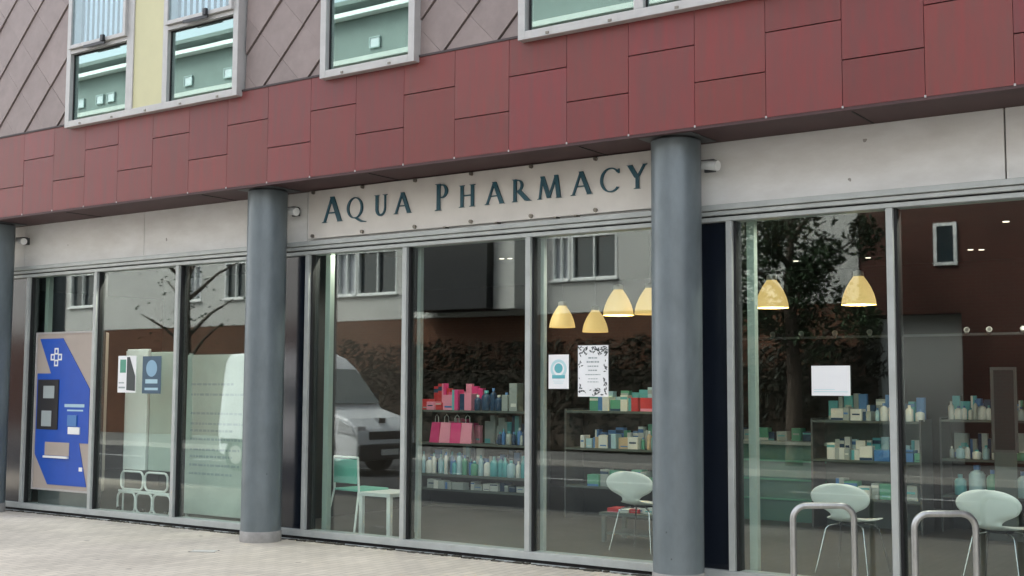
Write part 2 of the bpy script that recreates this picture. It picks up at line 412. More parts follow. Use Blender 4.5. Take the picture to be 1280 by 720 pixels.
# sill : rail, shadow gap, grey channel, gritty edge
MB().box(XL, XR, -.07, .1, .032, .10).build('sill_rail', 'alu', B, bevel=.004)
MB().box(XL, XR, -.04, .12, -.02, .031).build('sill_gap', 'gasket', B)
MB().box(XL, XR, -.115, -.065, -.05, .004).build('drain_channel', 'alu', B, bevel=.003)
g = MB()
x = -17.0
while x < 3:
    w_ = random.uniform(.02, .10); hh = random.uniform(.0, .022)
    g.box(x, x + w_, -.16 - random.uniform(0, .03), -.117, -.05, hh * .6 + .001); x += w_ + random.uniform(0, .05)
tag(g.build('edge_grit', 'moss', B), kind='stuff')

# shop windows (mullion to mullion)
mu = [-14.31, -12.894, -11.363, -9.85, -9.257, -7.898, -6.392, -4.90, -4.339, -2.978, -1.47, .05, .6, 2.0, 3.5]
MW = .055
for xm in mu + [-14.95]:
    m_ = MB().box(xm - MW / 2, xm + MW / 2, -.068, .085, .101, 3.024)
    m_.build('mullion', 'alu', B, bevel=.004)
    MB().box(xm + MW / 2 + .0005, xm + MW / 2 + .022, -.03, .08, .101, 3.024).box(xm - MW / 2 - .010, xm - MW / 2 - .0005, -.03, .08, .101, 3.024).build('gasket', 'gasket', B)
    if xm in (-9.257, -4.339, -14.31, .6): # inner structural post behind the first mullion of a bay
        MB().box(xm + .06, xm + .13, .16, .23, .052, 3.29).build('inner_post', 'int_pale', B, bevel=.004)
    elif xm in (-7.898, -6.392):
        MB().box(xm + .035, xm + .075, .10, .155, .052, 3.29).build('inner_post', 'alu', B, bevel=.004)
allm = sorted(mu + [-14.95])
for a, b in zip(allm[:-1], allm[1:]):
    if abs(a + 9.85) < .01 or abs(a + 4.9) < .01 or abs(a - .05) < .01 or abs(a + 14.95) < .01:
        MB().box(a + MW / 2 + .01, b - MW / 2 - .023, -.015, .01, .101, 3.024).build('dark_infill', mat('blank_dark_glass', (.008, .011, .018), .12, 0, spec=.7) if 'bdg' not in M else M['bdg'], B)
        continue
    w = MB()
    if abs(a + 14.31) < .01:                 # this pane is cut round the kiosk set into it
        w.box(a + MW / 2 + .011, b - MW / 2 - .023, -.006, .006, 2.30, 3.024).box(a + MW / 2 + .011, b - MW / 2 - .023, -.006, .006, .101, .285).box(a + MW / 2 + .011, -14.122, -.006, .006, .285, 2.30)
    else: w.box(a + MW / 2 + .011, b - MW / 2 - .023, -.006, .006, .101, 3.024)
    w.build('glass_pane', 'glass', B)
# end wall left of the glazing
MB().box(XL, -15.0, -.06, .3, .0, 3.02).build('wall', 'column', B)
# dark return cheek beside each bay of glazing
# interior
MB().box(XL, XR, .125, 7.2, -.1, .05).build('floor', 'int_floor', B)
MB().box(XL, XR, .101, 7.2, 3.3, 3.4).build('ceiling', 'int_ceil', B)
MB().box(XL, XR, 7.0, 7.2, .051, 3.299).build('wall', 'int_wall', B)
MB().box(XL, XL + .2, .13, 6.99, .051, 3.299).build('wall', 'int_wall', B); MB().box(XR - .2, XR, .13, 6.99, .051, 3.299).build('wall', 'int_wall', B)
MB().box(-10.35, -10.25, .24, 3.0, .051, 3.299).build('partition', 'int_wall', B)
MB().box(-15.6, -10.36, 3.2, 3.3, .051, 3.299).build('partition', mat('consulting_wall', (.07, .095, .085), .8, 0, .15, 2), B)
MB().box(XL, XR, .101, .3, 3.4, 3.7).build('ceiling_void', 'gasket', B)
MB().box(XL, XR, 6.9, 7.2, 3.4, 12.0).box(XL, XL + .2, FY + .31, 6.89, 3.75, 12).box(XR - .2, XR, FY + .31, 6.89, 3.75, 12).build('wall', 'render', B)
MB().box(XL, XR, FY + .05, 7.2, 12.51, 12.7).build('roof', 'alu_dark', B)
DL = ((-12.5, .22), (-10.95, .16), (-8.9, .25), (-5.6, .3), (-3.6, .3), (-2.45, .3), (-9.3, 1.7), (-9.18, 3.45), (-9.08, 3.49), (-3.8, 5.65), (-3.69, 5.72), (-2.86, 3.3), (-6.06, 5.77), (-5.13, 5.88))  # those along the glass and before the pink display are added
# small recessed ceiling spots; unseen window row added to brighten chairs and stand
for x, y in DL:
    MB().lathe([(.0, 3.292), (.03, 3.292), (.034, 3.296), (.034, 3.30)], x, y, 14).build('downlight_or_added_fill', 'bulb', B)

for x, y, z_, e in ((-12.5, .22, 3.28, 22), (-10.95, .16, 3.28, 8), (-8.9, .25, 3.28, 14), (-5.6, .3, 3.28, 16), (-3.6, .3, 3.28, 16), (-2.45, .3, 3.28, 16), (-9.13, 3.3, 3.28, 12), (-9.3, 1.7, 3.28, 30), (-6.78, 2.32, 2.55, 5), (-5.0, 2.42, 2.58, 5), (-4.13, 2.57, 2.59, 5), (-2.86, 3.3, 3.28, 14)):  # visible lamps, plus added fill along the glass and for the pink display
    l_ = bpy.data.lights.new('lamp_or_added_fill', 'SPOT' if z_ > 3 else 'POINT'); l_.energy = e; l_.shadow_soft_size = .025; l_.color = (1, .92, .80)
    if z_ > 3: l_.spot_size = R(140); l_.spot_blend = .6
    lo = bpy.data.objects.new('lamp_or_added_fill', l_); COL.objects.link(lo); lo.location = (x, y, z_)
# columns
for x in (-14.5, -9.53, -4.66, .25):
    c = MB(); c.lathe([(.21, .11), (.21, 3.68)], x, -.4, 64)
    o = c.build('column', 'column', B)
    MB().lathe([(.216, .0), (.216, .105), (.209, .112)], x, -.4, 48).build('base_collar', 'concrete', o)
    MB().lathe([(.17, 3.68), (.17, 3.709)], x, -.4, 32).box(x - .25, x + .25, -.65, -.15, 3.70, 3.7095, 0).build('head_plate', 'alu_dark', o)

# ================================================================== SIGN
SG = thing('shop_sign', 'cream sign board reading Aqua Pharmacy in teal serif capitals above the middle windows', 'sign', (-7.1, -.06, 3.18))
SY = -.125; OX, OY, OZ = 7.1, .06, -3.18
def loc_mb(): return MB()
def shift(m, dx, dy, dz): m.v = [(a + dx, b + dy, c + dz) for a, b, c in m.v]; return m
shift(MB().box(-9.2, -4.9, SY + .012, SY + .022, 3.185, 3.70), OX, OY, OZ).build('board', 'white_board', SG, bevel=.002)
for zz in (3.69 - .008, 3.213):
    for i in range(7):
        x = -9.13 + i * .703
        b = MB().tube([(x, SY - .012, zz), (x, -.061, zz)], .019, 12)
        shift(b, OX, OY, OZ).build('bolt', 'bolt', SG)
for x in (-6.05, -5.83, -7.35, -6.72):
    shift(MB().box(x - .013, x + .013, SY - .004, -.061, 3.172, 3.186), OX, OY, OZ).build('clip', 'bolt', SG)
class Gl:
    def __init__(s): s.m = MB(); s.k = 0
    def poly(s, P):
        s.k += 1; s.m.prism(P, SY - .004 - .0005 * s.k, SY + .0115); return s
    def st(s, a, b, w):                        # stroke with horizontal cuts
        (x0, y0), (x1, y1) = a, b; L_ = math.hypot(x1 - x0, y1 - y0)
        hw = w * .62 * L_ / max(1e-6, abs(y1 - y0))
        return s.poly([(x0 - hw, y0), (x0 + hw, y0), (x1 + hw, y1), (x1 - hw, y1)])
    def bar(s, x0, x1, y, h): return s.poly([(x0, y), (x1, y), (x1, y + h), (x0, y + h)])
    def serif(s, x, y, w=.26, h=.035): return s.poly([(x - w / 2, y), (x + w / 2, y), (x + w / 4, y + h), (x - w / 4, y + h)]) if y < .5 else s.poly([(x - w / 4, y - h), (x + w / 4, y - h), (x + w / 2, y), (x - w / 2, y)])
    def arc(s, cx, cy, rx, ry, a0, a1, wt, ws, n=22):
        for i in range(n):
            t0 = a0 + (a1 - a0) * i / n; t1 = a0 + (a1 - a0) * (i + 1) / n
            def pt(t, k):
                ix = rx - ws; iy = ry - wt
                return (cx + (rx if k else ix) * math.cos(t), cy + (ry if k else iy) * math.sin(t))
            k_ = s.k; s.poly([pt(t0, 1), pt(t1, 1), pt(t1, 0), pt(t0, 0)]); s.k = k_
        s.k += 1; return s
T, t = .15, .075
def gA(g): g.st((.06, .02), (.44, 1), t).st((.84, .02), (.44, 1), T).bar(.2, .66, .34, .05).serif(.06, 0).serif(.86, 0, .3); return .92
def gQ(g): g.arc(.5, .5, .5, .52, 0, 2 * math.pi, .05, .125, 40).poly([(.42, .04), (.6, .04), (.95, -.14), (1.2, -.2), (1.2, -.235), (.9, -.22), (.72, -.14)]); return 1.0
def gU(g): g.bar(.12, .12 + T, .33, .64).bar(.66, .66 + t, .33, .64).arc(.42, .34, .3, .36, math.pi, 1.6 * math.pi, .09, T, 16).arc(.42, .34, .308, .36, 1.6 * math.pi, 2 * math.pi, .09, t, 10).serif(.19, 1, .32).serif(.69, 1, .28); return .85
def gP(g): g.bar(.1, .1 + T, .03, .94).bar(.23, .34, .93, .045).bar(.23, .34, .46, .045).arc(.33, .717, .27, .26, -math.pi / 2, math.pi / 2, .045, .12, 16).serif(.17, 0, .32).serif(.15, 1, .26); return .62
def gH(g): g.bar(.1, .1 + T, .03, .94).bar(.68, .68 + T, .03, .94).bar(.23, .68, .5, .05).serif(.17, 0, .32).serif(.17, 1, .32).serif(.75, 0, .32).serif(.75, 1, .32); return .92
def gR(g): gP(g); g.st((.84, .02), (.36, .5), T).serif(.9, 0, .26); return .98
def gM(g): g.st((.07, .02), (.2, 1), t).st((.54, .03), (.2, 1), T).st((.54, .03), (.9, 1), t).st((1.03, .02), (.9, 1), T).serif(.07, 0, .24).serif(1.04, 0, .3); return 1.1
def gC(g): g.arc(.5, .5, .5, .52, .22 * math.pi, 1.78 * math.pi, .05, .125, 34).poly([(.84, .76), (.9, .76), (.9, .95), (.86, .93)]); return .92
def gY(g): g.st((.4, .46), (.08, .98), T).st((.42, .46), (.74, .98), t).bar(.345, .345 + T, .03, .45).serif(.06, 1, .28).serif(.76, 1, .22).serif(.41, 0, .32); return .84
spec = [('A', gA, -8.975, 3.345, .27, -8.725), ('Q', gQ, -8.64, 3.362, .215, None), ('U', gU, -8.27, 3.36, .215, None), ('A', gA, -7.985, 3.36, .215, None),
        ('P', gP, -7.47, 3.352, .265, None), ('H', gH, -7.17, 3.36, .215, None), ('A', gA, -6.84, 3.36, .215, None), ('R', gR, -6.54, 3.36, .215, None),
        ('M', gM, -6.235, 3.36, .215, None), ('A', gA, -5.865, 3.365, .215, None), ('C', gC, -5.565, 3.365, .215, None), ('Y', gY, -5.275, 3.37, .215, None)]
for ch, fn, x, z, h, _ in spec:
    g = Gl(); fn(g); sx = h * 1.02
    g.m.v = [(x + a * sx + OX, b + OY, z + c * h + OZ) for a, b, c in g.m.v]
    o = g.m.build('letter', 'letter', SG); o['label'] = 'letter ' + ch

# small wall lamps on the fascia beside each column
lab = ['small white wall lamp on the fascia beside the leftmost column', 'small white wall lamp between the left round column and the sign', 'small white wall lamp right of the column at the end of the sign']
for (x, lb) in zip((-14.36, -9.43, -4.50), lab):
    t_ = thing('wall_lamp', lb, 'lamp', (x, -.06, 3.5), 0, 'wall lamps on the shop fascia')
    MB().box(-.05, .05, -.03, -.001, -.045, .045).build('mounting_plate', 'alu_dark', t_, bevel=.003)
    MB().tube([(0, -.03, .0), (0, -.09, .02)], .012, 10).build('bracket', 'alu_dark', t_)
    MB().tube([(-.05, -.11, .01), (.13, -.14, -.02)], [.036, .044], 18).build('lamp_head', 'white', t_)
    MB().box(-.06, .09, -.135, -.06, .036, .044).build('hood', 'alu_dark', t_)

t_ = thing('utility_cover', 'small pale metal cover set in the paving in front of the left column', 'cover', (-9.36, -1.31, 0), R(30))
MB().box(-.12, .12, -.06, .06, -.02, .004).build('plate', 'white_board', t_, bevel=.002)
MB().box(-.135, .135, -.072, -.061, -.02, .003).box(-.135, .135, .061, .072, -.02, .003).build('rim', 'alu_dark', t_)
# ================================================================== bike stands
def hoop(loc, rz, w, label):
    t_ = thing('cycle_stand', label, 'bike stand', loc, rz, 'steel hoop bike stands')
    r = .1; pts = [(0, 0, .0), (0, 0, .75 - r)]
    for i in range(1, 8): a = math.pi / 2 * i / 8; pts.append((r - r * math.cos(a), 0, .75 - r + r * math.sin(a)))
    pts.append((r, 0, .75)); pts.append((w - r, 0, .75))
    for i in range(1, 8): a = math.pi / 2 * i / 8; pts.append((w - r + r * math.sin(a), 0, .75 - r + r * math.cos(a)))
    pts += [(w, 0, .75 - r), (w, 0, 0)]
    MB().tube(pts, .0235, 20, cap=False).build('hoop', 'steel', t_)
    for x in (0, w): MB().lathe([(.024, .012), (.055, .012), (.06, .001)], x, 0, 20).build('base_flange', 'steel', t_)
hoop((-3.475, -.88, 0), math.atan2(.28, .37), .455, 'bent steel bike stand in front of the window nearest the right column')
hoop((-2.575, -.925, 0), math.atan2(.25, .33), .43, 'bent steel bike stand nearest the right edge, in front of the far right chair')

# ================================================================== ant chairs
def ant(loc, rz, label, first=None, scale=1):
    if first: 
        return dup(first, loc, rz, label)
    t_ = thing('shell_chair', label, 'chair', loc, rz, 'pale shell chairs behind the shop windows')
    prof = [(.235, .425, .10), (.225, .433, .17), (.18, .445, .215), (.10, .445, .232), (.0, .438, .225), (-.08, .44, .19), (-.14, .450, .14), (-.175, .466, .105),
            (-.195, .49, .095), (-.206, .515, .10), (-.213, .538, .14), (-.219, .56, .20), (-.227, .59, .245), (-.235, .63, .27), (-.242, .67, .272), (-.248, .71, .245), (-.252, .74, .20), (-.254, .762, .14), (-.255, .774, .05)]
    m = MB(); n = 12; vs = []
    for (f_, z, hw) in prof:
        for q in range(n + 1):
            u = -1 + 2 * q / n; cup = .02 * u * u * (1 if z < .47 else 1)
            vs.append((u * hw, f_ + (cup * 1.4 if z > .5 else 0), z + (cup if z < .47 else 0)))
    fs = [(i * (n + 1) + q, i * (n + 1) + q + 1, (i + 1) * (n + 1) + q + 1, (i + 1) * (n + 1) + q) for i in range(len(prof) - 1) for q in range(n)]
    m._add(vs, fs, 0, True); o = m.build('shell', 'chair_white', t_)
    sd = o.modifiers.new('Solidify', 'SOLIDIFY'); sd.thickness = .011; ss = o.modifiers.new('Subdivision', 'SUBSURF'); ss.levels = 1; ss.render_levels = 1
    for sx in (-1, 1):
        for sy in (-1, 1):
            MB().tube([(sx * .06, sy * .05 + .02, .425), (sx * .15, sy * .13 + .02, .405), (sx * .17, sy * .15 + .02, .38), (sx * .235, sy * .22 + .02, .012)], .0075, 8).build('leg', 'chrome', t_)
    MB().box(-.08, .08, -.06, .10, .418, .43).build('seat_bracket', 'black', t_)
    return t_
c1 = ant((-3.60, .72, .05), R(-6), 'pale shell chair behind the bike stand nearest the right column')
ant((-2.42, .82, .05), R(-10), 'pale shell chair at the far right, behind the rightmost bike stand', c1)
ant((-5.74, .94, .05), R(-4), 'pale shell chair left of the right column, beside a low table', c1)

# mint chair and white side table behind the first middle window
t_ = thing('stacking_chair', 'mint green chair with open back standing behind the window right of the left column', 'chair', (-9.05, .62, .05), R(-8))
for sx in (-1, 1):
    MB().tube([(sx * .20, -.22, .80), (sx * .205, -.205, .45), (sx * .25, -.30, .0)], .012, 10).build('back_leg', 'chair_white', t_)
    MB().tube([(sx * .2, .2, .44), (sx * .23, .24, 0)], .011, 10).build('front_leg', 'chair_white', t_)
MB().tube([(-.20, -.22, .80), (.20, -.22, .80)], .012, 10).build('top_rail', 'chair_white', t_)
bk = MB().box(-.19, .19, -.232, -.212, .52, .78); bk.build('backrest', 'green_plastic', t_, bevel=.008)
MB().box(-.21, .21, -.21, .22, .435, .46).build('seat', 'green_plastic', t_, bevel=.01)
t_ = thing('side_table', 'low white table with square legs beside the mint green chair', 'table', (-8.64, .62, .05), R(0))
MB().box(-.22, .22, -.25, .25, .40, .44).build('tabletop', 'white', t_, bevel=.004)
for sx in (-1, 1):
    for sy in (-1, 1): MB().box(sx * .195 - .022, sx * .195 + .022, sy * .225 - .022, sy * .225 + .022, 0, .399).build('leg', 'white', t_)

# ================================================================== pendants
def pend(x, y, z, sc, label, first=None):
    if first: return dup(first, (x, y, z), 0, label)
    t_ = thing('pendant_lamp', label, 'lamp', (x, y, z), 0, 'yellow glass pendant lamps inside the shop')
    MB().lathe([(.172, -.14), (.166, -.09), (.15, -.03), (.12, .04), (.085, .10), (.06, .135), (.052, .15)], 0, 0, 32).build('lamp_shade', 'shade', t_)
    MB().lathe([(.02, .21), (.05, .20), (.056, .15), (.04, .145)], 0, 0, 20).build('fitting', 'alu_pale', t_)
    MB().tube([(0, 0, .2), (0, 0, 3.29 - z)], .004, 6).build('cord', 'black', t_)
    MB().lathe([(0, .05), (.02, .055), (.026, .075), (.02, .10), (.015, .13)], 0, 0, 14).build('bulb', 'bulb', t_)
    return t_
P1 = pend(-8.66, 4.11, 2.55, 1, 'deep yellow pendant lamp, leftmost of the three near the posters')
for a in ((-8.30, 4.36, 2.49, 1, 'yellow pendant lamp hanging lowest, just above the floral poster'),
          (-6.78, 2.32, 2.56, 1, 'paler cream pendant lamp hanging highest beside the right column'),
          (-6.38, 2.32, 2.56, 1, 'cream pendant lamp almost hidden behind the right column'),
          (-5.00, 2.42, 2.59, 1, 'yellow pendant lamp in the window immediately right of the right column, its left lamp'),
          (-4.13, 2.57, 2.60, 1, 'yellow pendant lamp above the blank white notice, near the rightmost mullion')):
    pend(*a, first=P1)

# ================================================================== posters on the glass
def poster(name, x0, x1, z0, z1, label, cat='poster', m='paper'):
    t_ = thing(name, label, cat, ((x0 + x1) / 2, -.0105, z0)); w = (x1 - x0) / 2; h = z1 - z0
    MB().box(-w, w, 0, .003, 0, h).build('sheet', m, t_)
    return t_, w, h
t_, w, h = poster('poster', -6.19, -5.97, 1.60, 1.915, 'small white poster with teal figure emblem, left of the floral poster')
m = MB(); m.lathe([(0, 0), (.045, 0)], 0, 0, 24); m.v = [(a, -.0015, b + h * .60) for a, b, c in m.v]
m.box(-.07, .07, -.0025, -.001, h * .30, h * .40); m.build('emblem', 'print_teal', t_)
m = MB(); m.lathe([(.062, 0), (.088, 0)], 0, 0, 28); m.v = [(a, -.0012, b + h * .58) for a, b, c in m.v]; m.build('ring', 'print_pale_teal', t_)
m = MB().box(-.06, .06, -.002, -.001, h * .22, h * .235).box(-.05, .05, -.002, -.001, h * .16, h * .175); m.build('text_line', 'print_pale_teal', t_)
t_, w, h = poster('poster', -5.87, -5.55, 1.53, 1.995, 'white poster with leafy dark border and central lettering, hanging left of the right column')
m = MB(); random.seed(3)
for i in range(120):
    e = random.random(); 
    if e < .35: u, v = random.uniform(-.95, .95), random.uniform(.82, .97)
    elif e < .6: u, v = random.uniform(-.95, .95), random.uniform(.03, .17)
    else: u, v = random.choice((-1, 1)) * random.uniform(.72, .95), random.uniform(.05, .95)
    cx, cz = u * w, v * h; a = random.uniform(0, 6.28); l = random.uniform(.010, .02); q = l * .38
    m.prism([(cx + l * math.cos(a), cz + l * math.sin(a)), (cx - q * math.sin(a), cz + q * math.cos(a)), (cx - l * math.cos(a), cz - l * math.sin(a)), (cx + q * math.sin(a), cz - q * math.cos(a))], -.0012 - i * .00001, 0)
m.build('leaf_border', 'print_dark', t_)
m = MB()
for i, (zz, ww, hh) in enumerate(((.74, .3, .02), (.66, .42, .022), (.58, .35, .016), (.50, .3, .016), (.42, .5, .012), (.34, .3, .010), (.28, .36, .010))):
    x = -ww * w
    while x < ww * w:
        l = random.uniform(.008, .03); m.box(x, min(x + l, ww * w), -.002, -.001, zz * h, zz * h + hh * .7); x += l + .006
m.build('text_line', 'pgrey', t_)
t_, w, h = poster('notice', -3.65, -3.33, 1.555, 1.795, 'blank white landscape notice taped to the glass above the chair', 'notice')
MB().box(-w + .02, w - .02, -.0015, 0, h * .12, h * .14).box(-w + .02, w * .2, -.0015, 0, h * .2, h * .215).build('text_line', 'print_pale_teal', t_)
t_, w, h = poster('poster', -12.47, -12.13, 1.53, 1.975, 'white and dark picture poster, left one of the pair in the narrow left windows', 'poster')
MB().box(-.13, -.02, -.002, 0, .24, .40).build('picture', 'pgreen', t_); m = MB().prism([(.0, .03), (.16, .02), (.16, .2), (.05, .43), (0, .43)], -.003, -.001); m.build('picture', 'print_dark', t_)
MB().box(-.15, -.03, -.002, 0, .05, .07).box(-.15, -.05, -.002, 0, .11, .125).build('text_line', 'pgrey', t_)
t_, w, h = poster('poster', -12.01, -11.67, 1.52, 1.965, 'dark slate blue poster with pale blue emblem in the narrow left windows', 'poster', 'print_blue')
m = MB(); m.lathe([(0, 0), (.10, 0)], 0, 0, 24); m.v = [(a, -.002, b + .30) for a, b, c in m.v]; m.build('emblem', 'print_lblue', t_)
MB().box(-.11, .11, -.002, 0, .12, .17).box(-.12, .12, -.002, 0, .04, .07).build('text_line', 'plblue', t_)

# printed pale screen behind the pane left of the left column
t_ = thing('printed_screen', 'pale green printed screen with faint lines of text, left of the left round column', 'screen', (-10.95, .20, .1), 0)
MB().box(-.50, .58, 0, .02, .02, 1.88).build('sheet', mat('screen_film', (.52, .58, .52), .5, 0, .2, 2), t_)
m = MB(); random.seed(11)
for zz in (1.52, 1.40, 1.18, 1.06, .98, .88, .76, .68, .58, .48):
    x = -.42; e = random.choice((.5, .3, .42))
    while x < e:
        l = random.uniform(.02, .09); m.box(x, min(x + l, e), -.002, -.0005, zz, zz + .026); x += l + .018
m.build('text_line', 'pgrey', t_)
for sx in (-.48, .56): MB().box(sx - .02, sx + .02, .021, .05, -.05, 1.9).build('post', 'alu', t_)

# ================================================================== blue kiosk
t_ = thing('collection_kiosk', 'blue and taupe self-service kiosk with white pharmacy cross behind the far left window', 'kiosk', (-13.53, -.03, .05), 0)
W = .575
MB().box(-W, W, 0, .24, .25, 2.23).build('cabinet', 'kiosk_beige', t_, bevel=.01)
MB().box(-W + .04, W - .04, .06, .22, 0, .249).build('plinth', 'alu_dark', t_)
# blue graphic, local x -W..W ; photo fractions
def fx(u): return -W + 2 * W * u
def fz(v): return 2.23 - 1.98 * v
poly = [(.06, .035), (.48, .035), (.98, .36), (.98, .70), (.82, .70), (.97, .97), (.28, .97), (.03, .78), (.03, .26), (.28, .26)]
# split into convex pieces for clean faces
MB().prism([(fx(u), fz(v)) for u, v in poly], -.008, -.001).build('blue_panel', 'blue', t_)
m = MB(); cx, cz = fx(.37), fz(.155)
for dx, dz in ((0, .075), (0, -.075), (.075, 0), (-.075, 0)):
    x, z = cx + dx, cz + dz; a, b_ = .042, .022
    m.prism([(x - a, z - a), (x + a, z - a), (x + a, z - b_), (x - a, z - b_)], -.0105, -.0085).prism([(x - a, z + b_), (x + a, z + b_), (x + a, z + a), (x - a, z + a)], -.0105, -.0085)
    m.prism([(x - a, z - b_), (x - b_, z - b_), (x - b_, z + b_), (x - a, z + b_)], -.0105, -.0085).prism([(x + b_, z - b_), (x + a, z - b_), (x + a, z + b_), (x + b_, z + b_)], -.0105, -.0085)
m.build('cross_emblem', 'white', t_)
sc_ = MB().box(fx(.06), fx(.44), -.02, -.0085, fz(.62), fz(.30)).build('screen', 'black', t_, bevel=.004)
MB().box(fx(.17), fx(.37), -.023, -.0205, fz(.42), fz(.34)).box(fx(.15), fx(.33), -.023, -.0205, fz(.60), fz(.50)).build('screen_image', 'pgrey', sc_)
MB().box(fx(.55), fx(.9), -.0105, -.0085, fz(.475), fz(.455)).box(fx(.6), fx(.88), -.0105, -.0085, fz(.50), fz(.49)).build('text_line', 'plblue', t_)
MB().box(fx(.62), fx(.78), -.022, -.0085, fz(.595), fz(.525)).build('card_reader', 'pblue', t_)
MB().box(fx(.64), fx(.84), -.026, -.0085, fz(.645), fz(.60)).build('keypad', 'white', t_)
MB().box(fx(.22), fx(.66), -.014, -.0085, fz(.785), fz(.70)).build('hatch', 'kiosk_beige', t_, bevel=.003)
MB().box(fx(.22), fx(.66), -.04, -.0145, fz(.80), fz(.787)).build('hatch_lip', 'white', t_)
MB().box(fx(.84), fx(.90), -.012, -.0085, fz(.875), fz(.85)).build('lock', 'white', t_)
m = MB(); fr(m, -W - .015, W + .015, .235, 2.245, .022, -.012, .05); m.build('frame', 'alu_pale', t_)

# ================================================================== leaflet stand behind the posters
t_ = thing('display_stand', 'tall white display stand with rounded wire base behind the two posters at left', 'display stand', (-12.36, .36, .05), 0)
MB().box(-.42, -.02, 0, .05, .52, 2.02).build('front_panel', 'white', t_, bevel=.006)
MB().box(.0, .42, .03, .07, .52, 1.98).build('side_panel', 'int_pale', t_, bevel=.006)
for x in (-.46, .46): MB().tube([(x, .03, 0), (x, .03, 2.0)], .012, 8).build('upright', 'white', t_)
def rr(x0, x1, z0, z1, y, r=.07):
    pts = []
    for (cx, cz, a0) in ((x1 - r, z1 - r, 0), (x0 + r, z1 - r, 90), (x0 + r, z0 + r, 180), (x1 - r, z0 + r, 270)):
        for i in range(5): a = R(a0 + 22.5 * i); pts.append((cx + r * math.cos(a), y, cz + r * math.sin(a)))
    pts.append(pts[0]); return pts
for (a, b, c, d) in ((-.44, -.02, .28, .50), (.02, .44, .28, .50), (-.50, -.16, .0, .24), (-.14, .16, .0, .24), (.18, .50, .0, .24)):
    MB().tube(rr(a, b, c, d, -.02), .014, 8, cap=False).build('wire_loop', 'white', t_)
for x in (-.45, 0, .45): MB().tube([(x, -.05, .03), (x, -.02, .03)], .03, 14).build('caster', 'black', t_)
MB().tube([(-.48, -.02, .255), (.48, -.02, .255)], .014, 8).build('base_rail', 'white', t_)

# ================================================================== shelving and stock
def shelving(name, label, x0, x1, y, d, zs, ztop, backm='shelf', cat='shelving'):
    t_ = thing(name, label, cat, ((x0 + x1) / 2, y, .05), 0); w = (x1 - x0) / 2
    for i, z in enumerate(zs): MB().box(-w, w, -d / 2, d / 2, z - .05 - .025, z - .05).build('shelf', 'shelf', t_)
    MB().box(-w, w, d / 2 + .001, d / 2 + .02, 0, ztop - .05).build('back_panel', backm, t_)
    for sx in (-1, 1): MB().box(sx * w - .02 + (.02 if sx > 0 else -.001), sx * w + .02 + (.001 if sx > 0 else -.02), -d / 2, d / 2 + .02, 0, ztop - .05).build('upright', 'alu_dark', t_)
    return t_
shelving('shelving_unit', 'stocked shelving unit with pink boxes behind the wide middle window', -10.2, -8.35, 3.1, .4, (.32, .5, .9, 1.32), 1.34, 'int_dark')
shelving('shelving_unit', 'dark shelving unit with green and red stock left of the right column', -7.9, -6.2, 3.2, .4, (.45, .90, 1.34, ), 1.36, 'int_dark')
shelving('shelving_unit', 'dark shelving unit with white cartons below the blank white notice', -5.15, -3.95, 4.1, .4, (.4, .82, 1.26), 1.28, 'shelf')
shelving('shelving_unit', 'long dark shelving unit behind the rightmost window', -3.85, -2.2, 4.6, .4, (.45, .85, 1.28), 1.30, 'int_dark')
t_ = thing('sales_counter', 'green glass fronted counter behind the window right of the right column', 'counter', (-6.0, 4.6, .05), 0)
MB().box(-.85, .85, -.3, .3, 0, .90).build('body', 'counter', t_)
MB().box(-.9, .9, -.35, .35, .901, .94).build('counter_top', 'pgrey', t_)
for z in (.25, .48, .70): MB().box(-.86, .86, -.325, -.301, z, z + .02).build('front_shelf', 'pgreen', t_)
t_ = thing('mirror_stand', 'tall grey framed mirror stand at the back behind the rightmost window', 'mirror', (-3.1, 4.05, .05), R(20))
m = MB(); fr(m, -.13, .13, .9, 1.8, .03, -.02, .02); m.build('frame', 'alu_dark', t_)
MB().box(-.1, .1, -.005, .005, .93, 1.77).build('mirror', 'int_dark', t_); MB().box(-.11, .11, -.02, .02, .1, .899).build('panel', 'shelf', t_); MB().box(-.2, .2, -.15, .15, 0, .1).build('base', 'alu_dark', t_)
t_ = thing('display_table', 'low table with books and cartons beside the shell chair left of the column', 'table', (-5.95, 1.55, .05), 0)
MB().box(-.48, .48, -.25, .25, .27, .30).build('tabletop', 'shelf', t_, bevel=.003)
for sx in (-1, 1):
    for sy in (-1, 1): MB().box(sx * .44 - .02, sx * .44 + .02, sy * .21 - .02, sy * .21 + .02, 0, .269).build('leg', 'shelf', t_)
MB().box(-.43, .43, -.2, .2, .08, .1).build('lower_shelf', 'shelf', t_)

def carton(x, y, z, w, h, d, m, label, group, rz=0, name='carton'):
    t2 = thing(name, label, name, (x, y, z + .001), rz, group)
    MB().box(-w / 2, w / 2, -d / 2, d / 2, 0, h).build('box', m, t2, bevel=.003)
    a_, b_, c_, d_ = random.choice(((-.5, .5, .0, .22), (-.5, -.1, .0, 1), (-.35, .35, .45, .62), (-.5, .5, .72, .9), (-.3, .4, .15, .28)))
    MB().box(w * a_ * .98, w * b_ * .98, -d / 2 - .0015, -d / 2 + .001, h * c_ + .002, h * d_ - .002).build('printed_label', random.choice(('pgrey', 'print_teal', 'pwhite', 'navy', 'palepink' if m in ('pink', 'pred') else 'pblue')), t2)
def bottle(x, y, z, r, h, m, label, group, capm='pwhite'):
    t2 = thing('bottle', label, 'bottle', (x, y, z + .001), 0, group)
    MB().lathe([(0, 0), (r * .95, 0), (r, .01), (r, h * .68), (r * .75, h * .78), (r * .38, h * .82), (r * .38, h * .86)], 0, 0, 16).build('body', m, t2)
    MB().lathe([(r * .42, h * .85), (r * .42, h), (0, h)], 0, 0, 14).build('cap', capm, t2)
